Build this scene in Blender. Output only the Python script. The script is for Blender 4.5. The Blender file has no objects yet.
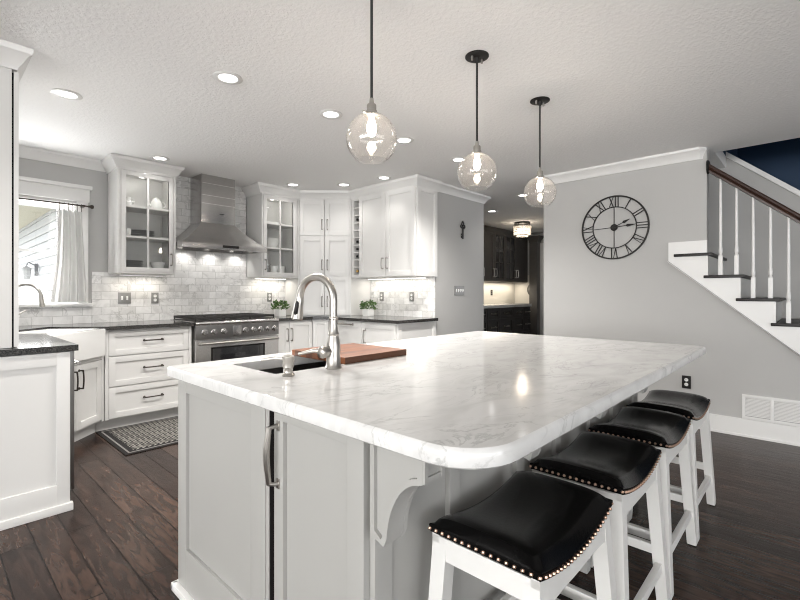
import bpy, bmesh, math, random
from mathutils import Vector, Matrix
random.seed(7)
S = bpy.context.scene
COL = S.collection
PI = math.pi
R = math.radians

# ------------------------------------------------------------------ camera
cam_d = bpy.data.cameras.new('camera')
cam_d.sensor_width = 36.0
cam_d.lens = 36.0 * 446.0 / 800.0
cam_d.shift_y = -7.0 / 800.0
cam_d.clip_start = 0.02
cam = bpy.data.objects.new('camera', cam_d)
COL.objects.link(cam)
cam.location = (0, 0, 1.21)
cam.rotation_euler = (R(90), 0, R(42.8 - 90.0))
S.camera = cam

# ------------------------------------------------------------------ world, daylight and fill lights
w = bpy.data.worlds.new('world')
S.world = w
w.use_nodes = True
wn = w.node_tree.nodes['Background']
wn.inputs['Color'].default_value = (0.93, 0.96, 1.0, 1)
wn.inputs['Strength'].default_value = 3.0


def area(name, loc, rot, sx, sy, power, color=(1, 1, 1), spread=180):
    l = bpy.data.lights.new(name, 'AREA')
    l.shape = 'RECTANGLE'
    l.size = sx
    l.size_y = sy
    l.energy = power
    l.color = color
    l.spread = R(spread)
    o = bpy.data.objects.new(name, l)
    COL.objects.link(o)
    o.location = loc
    o.rotation_euler = rot
    return o


P_PATIO, P_SIDE, P_KIT, P_CAN = 80, 520, 22, 90
# fill lights added at the unseen dining-side openings, tilted up to brighten the ceiling
area('patio_daylight_fill', (-0.2, -6.95, 1.33), (R(146), 0, 0), 6.6, 2.1, P_PATIO, (1.0, 0.985, 0.96))
area('side_daylight_fill', (-5.95, -1.1, 1.33), (R(144), 0, R(-90)), 6.8, 2.1, P_SIDE, (1.0, 0.985, 0.96))
area('daylight_kitchen', (0.62, 5.2, 1.6), (R(-90), 0, 0), 0.8, 0.9, P_KIT, (1.0, 1.0, 1.0))

S.view_settings.view_transform = 'Standard'
S.view_settings.look = 'None'
S.view_settings.gamma = 1.0
S.view_settings.use_curve_mapping = False
S.view_settings.exposure = 0.28
S.cycles.filter_width = 1.1

# ------------------------------------------------------------------ materials
MATS = {}


def newmat(name):
    m = bpy.data.materials.new(name)
    m.use_nodes = True
    MATS[name] = m
    return m, m.node_tree.nodes, m.node_tree.links, m.node_tree.nodes['Principled BSDF']


def plain(name, col, rough=0.5, metal=0.0, noise=0.04, scale=6.0, bump=0.0, bscale=60.0, coat=0.0, spec=0.5):
    """principled paint / metal with a faint procedural variation"""
    m, N, L, P = newmat(name)
    tc = N.new('ShaderNodeTexCoord')
    nz = N.new('ShaderNodeTexNoise')
    nz.inputs['Scale'].default_value = scale
    nz.inputs['Detail'].default_value = 3
    L.new(tc.outputs['Object'], nz.inputs['Vector'])
    mx = N.new('ShaderNodeMix')
    mx.data_type = 'RGBA'
    c = Vector(col)
    mx.inputs[6].default_value = (*(c * (1 - noise)), 1)
    mx.inputs[7].default_value = (*[min(1, v * (1 + noise)) for v in c], 1)
    L.new(nz.outputs['Fac'], mx.inputs[0])
    L.new(mx.outputs[2], P.inputs['Base Color'])
    P.inputs['Roughness'].default_value = rough
    P.inputs['Metallic'].default_value = metal
    P.inputs['Specular IOR Level'].default_value = spec
    if coat:
        P.inputs['Coat Weight'].default_value = coat
        P.inputs['Coat Roughness'].default_value = 0.08
    if bump:
        n2 = N.new('ShaderNodeTexNoise')
        n2.inputs['Scale'].default_value = bscale
        n2.inputs['Detail'].default_value = 4
        L.new(tc.outputs['Object'], n2.inputs['Vector'])
        b = N.new('ShaderNodeBump')
        b.inputs['Strength'].default_value = bump
        b.inputs['Distance'].default_value = 0.01
        L.new(n2.outputs['Fac'], b.inputs['Height'])
        L.new(b.outputs['Normal'], P.inputs['Normal'])
    return m


def emit(name, col, strength):
    m, N, L, P = newmat(name)
    P.inputs['Base Color'].default_value = (*col, 1)
    P.inputs['Emission Color'].default_value = (*col, 1)
    P.inputs['Emission Strength'].default_value = strength
    return m


def thin_glass(name, tint=(1, 1, 1), ior=1.45, rough=0.0, boost=1.0, haze=0.0):
    m, N, L, P = newmat(name)
    N.remove(P)
    out = N['Material Output']
    tr = N.new('ShaderNodeBsdfTransparent')
    tr.inputs['Color'].default_value = (*tint, 1)
    gl = N.new('ShaderNodeBsdfGlossy')
    gl.inputs['Roughness'].default_value = rough
    lw = N.new('ShaderNodeLayerWeight')
    lw.inputs['Blend'].default_value = .5
    pw_ = N.new('ShaderNodeMath'); pw_.operation = 'POWER'; pw_.inputs[1].default_value = 4.0
    L.new(lw.outputs['Facing'], pw_.inputs[0])
    mu = N.new('ShaderNodeMath'); mu.operation = 'MULTIPLY_ADD'; mu.use_clamp = True
    mu.inputs[1].default_value = .9; mu.inputs[2].default_value = .04 * boost
    L.new(pw_.outputs[0], mu.inputs[0])
    mx = N.new('ShaderNodeMixShader')
    L.new(mu.outputs[0], mx.inputs[0])
    if haze:
        df = N.new('ShaderNodeBsdfTranslucent')
        df.inputs['Color'].default_value = (0.95, 0.93, 0.9, 1)
        m0 = N.new('ShaderNodeMixShader')
        m0.inputs[0].default_value = haze
        L.new(tr.outputs[0], m0.inputs[1])
        L.new(df.outputs[0], m0.inputs[2])
        L.new(m0.outputs[0], mx.inputs[1])
    else:
        L.new(tr.outputs[0], mx.inputs[1])
    L.new(gl.outputs[0], mx.inputs[2])
    L.new(mx.outputs[0], out.inputs['Surface'])
    return m


M_white = plain('white_cabinet_paint', (0.68, 0.673, 0.657), 0.38, noise=0.012)
M_trim = plain('white_trim_paint', (0.74, 0.735, 0.72), 0.35, noise=0.01)
M_stoolw = plain('white_stool_paint', (0.74, 0.732, 0.71), 0.4, noise=0.03, scale=12)
M_wall = plain('grey_wall_paint', (0.445, 0.44, 0.429), 0.7, noise=0.015, bump=0.06, bscale=120)
M_island = plain('grey_island_paint', (0.385, 0.38, 0.363), 0.42, noise=0.015)
M_navy = plain('navy_wall_paint', (0.008, 0.034, 0.082), 0.65, noise=0.05)
M_gap = plain('dark_gap_shade', (0.008, 0.007, 0.007), 0.9, spec=0.05)  # near-black fill standing in for the shade inside narrow gaps
M_steel = plain('brushed_steel', (0.50, 0.49, 0.48), 0.22, 1.0, noise=0.05, scale=25)
M_steeld = plain('dark_steel', (0.24, 0.235, 0.23), 0.34, 1.0, noise=0.06, scale=20)
M_light = plain('polished_steel', (0.85, 0.85, 0.84), 0.25, 1.0, noise=0.03)
M_nickel = plain('brushed_nickel', (0.46, 0.44, 0.41), 0.3, 1.0, noise=0.03, scale=30)
M_pewter = plain('pewter_pull', (0.30, 0.285, 0.265), 0.38, 1.0, noise=0.08, scale=40)
M_bronze = plain('bronze_pull', (0.055, 0.045, 0.038), 0.45, 0.7, noise=0.15, scale=60)
M_iron = plain('black_cast_iron', (0.018, 0.017, 0.016), 0.55, 0.2, bump=0.2, bscale=150)
M_black = plain('black_metal', (0.014, 0.013, 0.012), 0.45, 0.4, noise=0.2)
M_ovenglass = plain('oven_glass', (0.012, 0.012, 0.013), 0.06, spec=0.8)
M_leather = plain('black_leather', (0.004, 0.0038, 0.0038), 0.18, noise=0.2, scale=20, bump=0.03, bscale=90, spec=0.14)
M_nail = plain('bronze_nailheads', (0.38, 0.25, 0.185), 0.3, 1.0, noise=0.1, scale=80)
M_ceram = plain('white_ceramic', (0.86, 0.855, 0.84), 0.12, noise=0.01, coat=0.5)
M_greydish = plain('grey_stoneware', (0.30, 0.30, 0.30), 0.3)
M_tread = plain('dark_tread_wood', (0.010, 0.008, 0.007), 0.4, noise=0.3, scale=18, spec=.3)
M_plate = plain('pewter_wall_plate', (0.30, 0.295, 0.285), 0.42, 0.6, noise=0.05)
M_platew = plain('white_switch', (0.85, 0.85, 0.83), 0.35)
M_dkcab = plain('charcoal_cabinet_paint', (0.035, 0.031, 0.029), 0.42, noise=0.08)
M_dkcab2 = plain('weathered_grey_cabinet_stain', (0.085, 0.079, 0.073), 0.45, noise=0.18, scale=14)
M_fabric = plain('white_linen', (0.78, 0.775, 0.76), 0.9, noise=0.03, bump=0.1, bscale=200)
_N, _L = M_fabric.node_tree.nodes, M_fabric.node_tree.links
_t = _N.new('ShaderNodeBsdfTranslucent'); _t.inputs['Color'].default_value = (.9, .895, .88, 1)
_m = _N.new('ShaderNodeMixShader'); _m.inputs[0].default_value = .10
_L.new(_N['Principled BSDF'].outputs[0], _m.inputs[1]); _L.new(_t.outputs[0], _m.inputs[2]); _L.new(_m.outputs[0], _N['Material Output'].inputs['Surface'])
M_soil = plain('white_pot', (0.83, 0.83, 0.81), 0.3)
M_siding = plain('white_house_siding', (0.42, 0.42, 0.415), 0.6, noise=0.02)
M_soffit = plain('cream_soffit', (0.56, 0.52, 0.41), 0.7, noise=0.02)
M_grass = plain('pale_gravel', (0.55, 0.55, 0.52), 0.95, noise=0.3, scale=30)
M_bottle = plain('dark_bottle_glass', (0.012, 0.015, 0.012), 0.08, spec=0.8)
M_foil = plain('gold_bottle_foil', (0.55, 0.36, 0.12), 0.35, 0.9)
M_cord = plain('black_cord', (0.012, 0.012, 0.012), 0.7)
M_board_edge = None
M_pane = thin_glass('clear_pane', (0.99, 0.995, 0.99), 1.45)
M_globe = thin_glass('clear_globe_glass', (0.975, 0.97, 0.965), 1.48, 0.0, 0.9, haze=0.015)
M_drinkglass = thin_glass('tumbler_glass', (0.93, 0.94, 0.94), 1.5, 0.02, 1.6, haze=0.25)
M_crystal = thin_glass('crystal_bead_glass', (0.95, 0.94, 0.92), 1.6, 0.02, 1.6, haze=0.35)
M_darkpane = plain('dark_cabinet_pane', (0.05, 0.05, 0.05), 0.04, spec=1.0)
M_lens = emit('downlight_lens', (1.0, 0.985, 0.96), 7.0)
M_bulb = emit('filament_bulb_glow', (1.0, 0.86, 0.72), 110.0)
M_strip = emit('cabinet_light_strip', (1.0, 0.96, 0.88), 5.0)
M_hoodlamp = emit('hood_lamp_lens', (1.0, 0.97, 0.93), 3.0)

# leaves
m, N, L, P = newmat('boxwood_leaf')
oi = N.new('ShaderNodeTexCoord'); nz = N.new('ShaderNodeTexNoise'); nz.inputs['Scale'].default_value = 45
cr = N.new('ShaderNodeValToRGB')
cr.color_ramp.elements[0].position = .35; cr.color_ramp.elements[0].color = (0.022, 0.07, 0.014, 1)
cr.color_ramp.elements[1].position = .68; cr.color_ramp.elements[1].color = (0.16, 0.27, 0.075, 1)
L.new(oi.outputs['Object'], nz.inputs['Vector']); L.new(nz.outputs['Fac'], cr.inputs[0]); L.new(cr.outputs[0], P.inputs['Base Color'])
P.inputs['Roughness'].default_value = 0.45
M_leaf = m

# textured ceiling
m, N, L, P = newmat('knockdown_ceiling')
tc = N.new('ShaderNodeTexCoord')
nz = N.new('ShaderNodeTexNoise'); nz.inputs['Scale'].default_value = 42; nz.inputs['Detail'].default_value = 5; nz.inputs['Roughness'].default_value = .6
cr = N.new('ShaderNodeValToRGB'); cr.color_ramp.elements[0].position = .42; cr.color_ramp.elements[1].position = .6
b = N.new('ShaderNodeBump'); b.inputs['Strength'].default_value = 0.3; b.inputs['Distance'].default_value = 0.005
L.new(tc.outputs['Object'], nz.inputs['Vector']); L.new(nz.outputs['Fac'], cr.inputs[0]); L.new(cr.outputs[0], b.inputs['Height']); L.new(b.outputs['Normal'], P.inputs['Normal'])
P.inputs['Base Color'].default_value = (0.90, 0.897, 0.888, 1); P.inputs['Roughness'].default_value = .9
M_ceil = m

# dark hand-scraped plank floor, boards along world Y
m, N, L, P = newmat('dark_plank_floor')
tc = N.new('ShaderNodeTexCoord'); sp = N.new('ShaderNodeSeparateXYZ'); cb = N.new('ShaderNodeCombineXYZ')
L.new(tc.outputs['Object'], sp.inputs[0]); L.new(sp.outputs['Y'], cb.inputs['X']); L.new(sp.outputs['X'], cb.inputs['Y'])
br = N.new('ShaderNodeTexBrick')
br.inputs['Scale'].default_value = 1; br.inputs['Brick Width'].default_value = 1.05; br.inputs['Row Height'].default_value = .128
br.inputs['Mortar Size'].default_value = .0032; br.inputs['Mortar Smooth'].default_value = .5; br.offset = .37; br.offset_frequency = 2
br.inputs['Color1'].default_value = (0.052, 0.034, 0.027, 1); br.inputs['Color2'].default_value = (0.014, 0.009, 0.008, 1)
br.inputs['Mortar'].default_value = (0.003, 0.002, 0.002, 1); br.inputs['Bias'].default_value = -.1
L.new(cb.outputs[0], br.inputs['Vector'])
mp = N.new('ShaderNodeMapping'); mp.inputs['Scale'].default_value = (30, 4.5, 1)
L.new(tc.outputs['Object'], mp.inputs[0])
nz = N.new('ShaderNodeTexNoise'); nz.inputs['Scale'].default_value = 1.0; nz.inputs['Detail'].default_value = 6; nz.inputs['Distortion'].default_value = 1.4
L.new(mp.outputs[0], nz.inputs['Vector'])
cr = N.new('ShaderNodeValToRGB'); cr.color_ramp.elements[0].position = .36; cr.color_ramp.elements[0].color = (.55, .53, .52, 1)
cr.color_ramp.elements[1].position = .68; cr.color_ramp.elements[1].color = (1.6, 1.42, 1.3, 1)
L.new(nz.outputs['Fac'], cr.inputs[0])
mx = N.new('ShaderNodeMix'); mx.data_type = 'RGBA'; mx.blend_type = 'MULTIPLY'; mx.inputs[0].default_value = 1
L.new(br.outputs['Color'], mx.inputs[6]); L.new(cr.outputs[0], mx.inputs[7]); L.new(mx.outputs[2], P.inputs['Base Color'])
n2 = N.new('ShaderNodeTexNoise'); n2.inputs['Scale'].default_value = 1; n2.inputs['Detail'].default_value = 3
mp2 = N.new('ShaderNodeMapping'); mp2.inputs['Scale'].default_value = (22, 5, 1)
L.new(tc.outputs['Object'], mp2.inputs[0]); L.new(mp2.outputs[0], n2.inputs['Vector'])
b1 = N.new('ShaderNodeBump'); b1.inputs['Strength'].default_value = .35; b1.inputs['Distance'].default_value = .006
L.new(n2.outputs['Fac'], b1.inputs['Height'])
b2 = N.new('ShaderNodeBump'); b2.invert = True; b2.inputs['Strength'].default_value = .9; b2.inputs['Distance'].default_value = .005
L.new(br.outputs['Fac'], b2.inputs['Height']); L.new(b1.outputs['Normal'], b2.inputs['Normal']); L.new(b2.outputs['Normal'], P.inputs['Normal'])
P.inputs['Roughness'].default_value = .27
P.inputs['Specular IOR Level'].default_value = .2
M_floor = m


def marble_chain(N, L, vec, base, vein, scale, veinw=.045, soft=.5, vs=.8):
    """soft grey clouds and thin veins on white; returns a colour socket"""
    nz = N.new('ShaderNodeTexNoise'); nz.inputs['Scale'].default_value = scale * 1.3; nz.inputs['Detail'].default_value = 7; nz.inputs['Distortion'].default_value = 1.2
    L.new(vec, nz.inputs['Vector'])
    cl = N.new('ShaderNodeValToRGB'); cl.color_ramp.elements[0].position = .42; cl.color_ramp.elements[0].color = (0, 0, 0, 1)
    cl.color_ramp.elements[1].position = .75; cl.color_ramp.elements[1].color = (soft, soft, soft, 1)
    L.new(nz.outputs['Fac'], cl.inputs[0])
    n2 = N.new('ShaderNodeTexNoise'); n2.inputs['Scale'].default_value = scale * .7; n2.inputs['Detail'].default_value = 9; n2.inputs['Roughness'].default_value = .62; n2.inputs['Distortion'].default_value = 2.2
    L.new(vec, n2.inputs['Vector'])
    sb = N.new('ShaderNodeMath'); sb.operation = 'SUBTRACT'; sb.inputs[1].default_value = .5
    ab = N.new('ShaderNodeMath'); ab.operation = 'ABSOLUTE'
    L.new(n2.outputs['Fac'], sb.inputs[0]); L.new(sb.outputs[0], ab.inputs[0])
    vr = N.new('ShaderNodeValToRGB'); vr.color_ramp.elements[0].position = 0; vr.color_ramp.elements[0].color = (vs, vs, vs, 1)
    vr.color_ramp.elements[1].position = veinw; vr.color_ramp.elements[1].color = (0, 0, 0, 1)
    L.new(ab.outputs[0], vr.inputs[0])
    n3 = N.new('ShaderNodeTexNoise'); n3.inputs['Scale'].default_value = scale * .9
    L.new(vec, n3.inputs['Vector'])
    mk = N.new('ShaderNodeMath'); mk.operation = 'MULTIPLY'
    mr = N.new('ShaderNodeValToRGB'); mr.color_ramp.elements[0].position = .42; mr.color_ramp.elements[1].position = .62
    L.new(n3.outputs['Fac'], mr.inputs[0]); L.new(mr.outputs[0], mk.inputs[0]); L.new(vr.outputs[0], mk.inputs[1])
    ad = N.new('ShaderNodeMath'); ad.operation = 'ADD'; ad.use_clamp = True
    L.new(mk.outputs[0], ad.inputs[0]); L.new(cl.outputs[0], ad.inputs[1])
    mx = N.new('ShaderNodeMix'); mx.data_type = 'RGBA'
    mx.inputs[6].default_value = (*base, 1); mx.inputs[7].default_value = (*vein, 1)
    L.new(ad.outputs[0], mx.inputs[0])
    return mx.outputs[2]


m, N, L, P = newmat('white_marble_top')
tc = N.new('ShaderNodeTexCoord')
mp = N.new('ShaderNodeMapping'); mp.inputs['Rotation'].default_value = (0, 0, R(35)); mp.inputs['Scale'].default_value = (1, 2.2, 1)
L.new(tc.outputs['Object'], mp.inputs[0])
L.new(marble_chain(N, L, mp.outputs[0], (0.71, 0.706, 0.695), (0.42, 0.42, 0.41), 3.6, .025, .38, .6), P.inputs['Base Color'])
P.inputs['Roughness'].default_value = .10
M_marble = m


def tile_mat(name, axis):
    m, N, L, P = newmat(name)
    tc = N.new('ShaderNodeTexCoord'); sp = N.new('ShaderNodeSeparateXYZ'); cb = N.new('ShaderNodeCombineXYZ')
    L.new(tc.outputs['Object'], sp.inputs[0]); L.new(sp.outputs[axis], cb.inputs['X']); L.new(sp.outputs['Z'], cb.inputs['Y'])
    br = N.new('ShaderNodeTexBrick'); br.inputs['Scale'].default_value = 1
    br.inputs['Brick Width'].default_value = .152; br.inputs['Row Height'].default_value = .0765
    br.inputs['Mortar Size'].default_value = .0022; br.inputs['Mortar Smooth'].default_value = .15
    br.inputs['Color1'].default_value = (1, 1, 1, 1); br.inputs['Color2'].default_value = (.83, .825, .815, 1); br.inputs['Mortar'].default_value = (.66, .655, .64, 1)
    L.new(cb.outputs[0], br.inputs['Vector'])
    # each tile takes its own patch of stone: shift the stone by the tile's tint
    vm = N.new('ShaderNodeVectorMath'); vm.operation = 'ADD'
    sc = N.new('ShaderNodeVectorMath'); sc.operation = 'SCALE'; sc.inputs['Scale'].default_value = 23
    L.new(br.outputs['Color'], sc.inputs[0]); L.new(tc.outputs['Object'], vm.inputs[0]); L.new(sc.outputs[0], vm.inputs[1])
    c = marble_chain(N, L, vm.outputs[0], (.86, .855, .845), (.42, .415, .405), 5.5, .03, .42, .6)
    mx = N.new('ShaderNodeMix'); mx.data_type = 'RGBA'; mx.blend_type = 'MULTIPLY'; mx.inputs[0].default_value = 1
    L.new(c, mx.inputs[6]); L.new(br.outputs['Color'], mx.inputs[7]); L.new(mx.outputs[2], P.inputs['Base Color'])
    b = N.new('ShaderNodeBump'); b.invert = True; b.inputs['Strength'].default_value = .5; b.inputs['Distance'].default_value = .002
    L.new(br.outputs['Fac'], b.inputs['Height']); L.new(b.outputs['Normal'], P.inputs['Normal'])
    P.inputs['Roughness'].default_value = .22
    return m


M_tile = tile_mat('marble_tile_along_x', 'X')
M_tiley = tile_mat('marble_tile_along_y', 'Y')

# dark polished granite
m, N, L, P = newmat('dark_granite')
tc = N.new('ShaderNodeTexCoord'); vo = N.new('ShaderNodeTexNoise'); vo.inputs['Scale'].default_value = 160; vo.inputs['Detail'].default_value = 3
cr = N.new('ShaderNodeValToRGB'); cr.color_ramp.elements[0].position = .4; cr.color_ramp.elements[0].color = (.010, .010, .010, 1)
cr.color_ramp.elements[1].position = .72; cr.color_ramp.elements[1].color = (.09, .085, .08, 1)
L.new(tc.outputs['Object'], vo.inputs['Vector']); L.new(vo.outputs['Fac'], cr.inputs[0]); L.new(cr.outputs[0], P.inputs['Base Color'])
P.inputs['Roughness'].default_value = .10
M_granite = m


def wood(name, c1, c2, rough, sx, sy, axis='X', strip=.045):
    m, N, L, P = newmat(name)
    tc = N.new('ShaderNodeTexCoord'); mp = N.new('ShaderNodeMapping'); mp.inputs['Scale'].default_value = (sx, sy, sy)
    L.new(tc.outputs['Object'], mp.inputs[0])
    nz = N.new('ShaderNodeTexNoise'); nz.inputs['Scale'].default_value = 1; nz.inputs['Detail'].default_value = 6; nz.inputs['Distortion'].default_value = .8
    L.new(mp.outputs[0], nz.inputs['Vector'])
    br = N.new('ShaderNodeTexBrick'); br.inputs['Scale'].default_value = 1; br.inputs['Brick Width'].default_value = .31; br.inputs['Row Height'].default_value = strip
    br.inputs['Mortar Size'].default_value = 0.0006; br.inputs['Color1'].default_value = (1.25, 1.2, 1.15, 1); br.inputs['Color2'].default_value = (.6, .6, .6, 1); br.inputs['Mortar'].default_value = (.4, .4, .4, 1)
    L.new(tc.outputs['Object'], br.inputs['Vector'])
    mx = N.new('ShaderNodeMix'); mx.data_type = 'RGBA'; mx.inputs[6].default_value = (*c1, 1); mx.inputs[7].default_value = (*c2, 1)
    L.new(nz.outputs['Fac'], mx.inputs[0])
    m2 = N.new('ShaderNodeMix'); m2.data_type = 'RGBA'; m2.blend_type = 'MULTIPLY'; m2.inputs[0].default_value = 1
    L.new(mx.outputs[2], m2.inputs[6]); L.new(br.outputs['Color'], m2.inputs[7]); L.new(m2.outputs[2], P.inputs['Base Color'])
    P.inputs['Roughness'].default_value = rough
    return m


M_board = wood('cutting_board_wood', (.15, .045, .016), (.27, .10, .037), .42, 8, 55)
M_rail = wood('handrail_wood', (.016, .008, .006), (.05, .021, .014), .34, 30, 3, strip=9)

# rug: cream dashes in chevron rows on black
m, N, L, P = newmat('chevron_rug_weave')
tc = N.new('ShaderNodeTexCoord'); sp = N.new('ShaderNodeSeparateXYZ'); L.new(tc.outputs['Object'], sp.inputs[0])


def mth(op, a, b=None):
    n = N.new('ShaderNodeMath'); n.operation = op
    for i, v in enumerate((a, b)):
        if v is None: continue
        if isinstance(v, (int, float)): n.inputs[i].default_value = v
        else: L.new(v, n.inputs[i])
    return n.outputs[0]


zig = mth('ABSOLUTE', mth('SUBTRACT', mth('FRACT', mth('MULTIPLY', sp.outputs['Y'], 8.0)), .5))
st = mth('FRACT', mth('ADD', mth('MULTIPLY', sp.outputs['X'], 24.0), mth('MULTIPLY', zig, 3.6)))
d1 = mth('LESS_THAN', st, .42)
gap = mth('GREATER_THAN', mth('FRACT', mth('MULTIPLY', sp.outputs['Y'], 32.0)), .22)
mk = mth('MULTIPLY', d1, gap)
mx = N.new('ShaderNodeMix'); mx.data_type = 'RGBA'; mx.inputs[6].default_value = (.012, .011, .011, 1); mx.inputs[7].default_value = (.33, .315, .285, 1)
L.new(mk, mx.inputs[0]); L.new(mx.outputs[2], P.inputs['Base Color']); P.inputs['Roughness'].default_value = .95
M_rug = m
M_rugblack = plain('black_rug_binding', (.013, .012, .012), .95, bump=.3, bscale=300)
M_rugline = plain('grey_rug_stripe', (.22, .21, .20), .95)


# ------------------------------------------------------------------ mesh builder
class MB:
    def __init__(s):
        s.bm = bmesh.new()

    def _x(s, verts, M):
        if M is not None:
            for v in verts: v.co = M @ v.co

    def box(s, x0, x1, y0, y1, z0, z1, bev=0.0, M=None):
        nb = bmesh.new()
        r = bmesh.ops.create_cube(nb, size=1)
        for v in nb.verts:
            v.co = Vector(((x0 + x1) / 2 + v.co.x * (x1 - x0), (y0 + y1) / 2 + v.co.y * (y1 - y0), (z0 + z1) / 2 + v.co.z * (z1 - z0)))
        if bev:
            bmesh.ops.bevel(nb, geom=list(nb.edges), offset=bev, segments=2, profile=.7, affect='EDGES')
        if M is not None: nb.transform(M)
        s._merge(nb)
        return s

    def _merge(s, nb):
        me = bpy.data.meshes.new('tmp'); nb.to_mesh(me); nb.free(); s.bm.from_mesh(me); bpy.data.meshes.remove(me)

    def tube(s, pts, r, n=10, cap=True, closed=False):
        pts = [Vector(p) for p in pts]
        rr = r if isinstance(r, (list, tuple)) else [r] * len(pts)
        rings = []
        up = None
        K = len(pts)
        for i, p in enumerate(pts):
            if closed: t = (pts[(i + 1) % K] - pts[i - 1]).normalized()
            else: t = (pts[min(i + 1, K - 1)] - pts[max(i - 1, 0)]).normalized()
            if up is None:
                up = Vector((0, 0, 1)) if abs(t.z) < .9 else Vector((1, 0, 0))
            up = (up - t * up.dot(t)).normalized()
            sd = t.cross(up)
            rings.append([s.bm.verts.new(p + (up * math.cos(2 * PI * k / n) + sd * math.sin(2 * PI * k / n)) * rr[i]) for k in range(n)])
        for i in range(K if closed else K - 1):
            a, b_ = rings[i], rings[(i + 1) % K]
            for k in range(n): s.bm.faces.new((a[k], b_[k], b_[(k + 1) % n], a[(k + 1) % n]))
        if cap and not closed:
            s.bm.faces.new(list(reversed(rings[0]))); s.bm.faces.new(rings[-1])
        return s

    def lathe(s, prof, c=(0, 0, 0), n=24, M=None, sx=1, sy=1):
        """profile [(r,z)] about the local z axis"""
        rings = []
        c = Vector(c)
        T = (lambda v: M @ v) if M is not None else (lambda v: v)
        for r, z in prof:
            if r < 1e-6: rings.append([s.bm.verts.new(T(Vector((0, 0, z)) + c))])
            else: rings.append([s.bm.verts.new(T(Vector((r * sx * math.cos(2 * PI * k / n), r * sy * math.sin(2 * PI * k / n), z)) + c)) for k in range(n)])
        for a, b_ in zip(rings, rings[1:]):
            for k in range(n):
                k2 = (k + 1) % n
                if len(a) == 1 and len(b_) == 1: continue
                if len(a) == 1: s.bm.faces.new((a[0], b_[k2], b_[k]))
                elif len(b_) == 1: s.bm.faces.new((a[k], a[k2], b_[0]))
                else: s.bm.faces.new((a[k], a[k2], b_[k2], b_[k]))
        return s

    def sphere(s, c, r, n=10, sz=1.0):
        k = max(4, n // 2)
        s.lathe([(r * math.sin(PI * i / k) if 0 < i < k else 0, -r * sz * math.cos(PI * i / k)) for i in range(k + 1)], c, n)
        return s

    def prism(s, poly, axis, a, b_, M=None):
        """poly of 2D points extruded along an axis: 'x' -> (y,z), 'y' -> (x,z), 'z' -> (x,y)"""
        def mk(p, t):
            v = {'x': Vector((t, p[0], p[1])), 'y': Vector((p[0], t, p[1])), 'z': Vector((p[0], p[1], t))}[axis]
            return s.bm.verts.new(M @ v if M is not None else v)
        A = [mk(p, a) for p in poly]; B = [mk(p, b_) for p in poly]
        n = len(poly)
        fs = [s.bm.faces.new(A), s.bm.faces.new(B)]
        for i in range(n): fs.append(s.bm.faces.new((A[i], A[(i + 1) % n], B[(i + 1) % n], B[i])))
        return s

    def rings(s, loops, cap0=True, cap1=True):
        """skin a list of equal-length loops of points"""
        vs = [[s.bm.verts.new(p) for p in lp] for lp in loops]
        n = len(vs[0])
        for a, b_ in zip(vs, vs[1:]):
            for k in range(n): s.bm.faces.new((a[k], a[(k + 1) % n], b_[(k + 1) % n], b_[k]))
        if cap0: s.bm.faces.new(list(reversed(vs[0])))
        if cap1: s.bm.faces.new(vs[-1])
        return s

    def sweep(s, path, prof, ztop):
        """path of (x,y), profile of (outward, z below ztop), outward = right of travel, mitred"""
        P = [Vector((p[0], p[1])) for p in path]
        loops = []
        for i, p in enumerate(P):
            d0 = (P[i] - P[i - 1]).normalized() if i > 0 else None
            d1 = (P[i + 1] - P[i]).normalized() if i < len(P) - 1 else None
            n0 = Vector((d0.y, -d0.x)) if d0 else None
            n1 = Vector((d1.y, -d1.x)) if d1 else None
            if n0 is None: mv = n1
            elif n1 is None: mv = n0
            else:
                mv = (n0 + n1).normalized(); mv = mv / max(.2, mv.dot(n0))
            loops.append([Vector((p.x + mv.x * o, p.y + mv.y * o, ztop + z)) for o, z in prof])
        return s.rings(loops)

    def build(s, name, mat, parent=None, world=False, loc=None, smooth=True):
        bmesh.ops.remove_doubles(s.bm, verts=s.bm.verts, dist=1e-6)
        bmesh.ops.recalc_face_normals(s.bm, faces=s.bm.faces)
        off = Vector((0, 0, 0))
        if world and parent is not None:
            q = parent
            while q is not None: off += q.location; q = q.parent
        if loc is not None: off = Vector(loc)
        if off.length: bmesh.ops.translate(s.bm, vec=-off, verts=s.bm.verts)
        me = bpy.data.meshes.new(name)
        s.bm.to_mesh(me); s.bm.free()
        if smooth:
            me.polygons.foreach_set('use_smooth', [True] * len(me.polygons))
            me.set_sharp_from_angle(angle=R(35))
        me.materials.append(mat)
        o = bpy.data.objects.new(name, me)
        COL.objects.link(o)
        if parent is not None: o.parent = parent
        if loc is not None: o.location = loc
        return o


def thing(name, label, cat, loc=(0, 0, 0), rz=0.0, group=None):
    o = bpy.data.objects.new(name, None)
    o.empty_display_size = .1
    COL.objects.link(o)
    o.location = loc; o.rotation_euler = (0, 0, R(rz))
    o['label'] = label; o['category'] = cat
    if group: o['group'] = group
    return o


def tag(o, label, cat, group=None):
    o['label'] = label; o['category'] = cat
    if group: o['group'] = group
    return o


def struct(name, mb, mat, parent=None, smooth=True):
    o = mb.build(name, mat, parent, smooth=smooth)
    if parent is None: o['kind'] = 'structure'
    return o


def copy_tree(o, parent=None):
    c = o.copy(); COL.objects.link(c); c.parent = parent
    for ch in list(o.children): copy_tree(ch, c)
    return c


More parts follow.
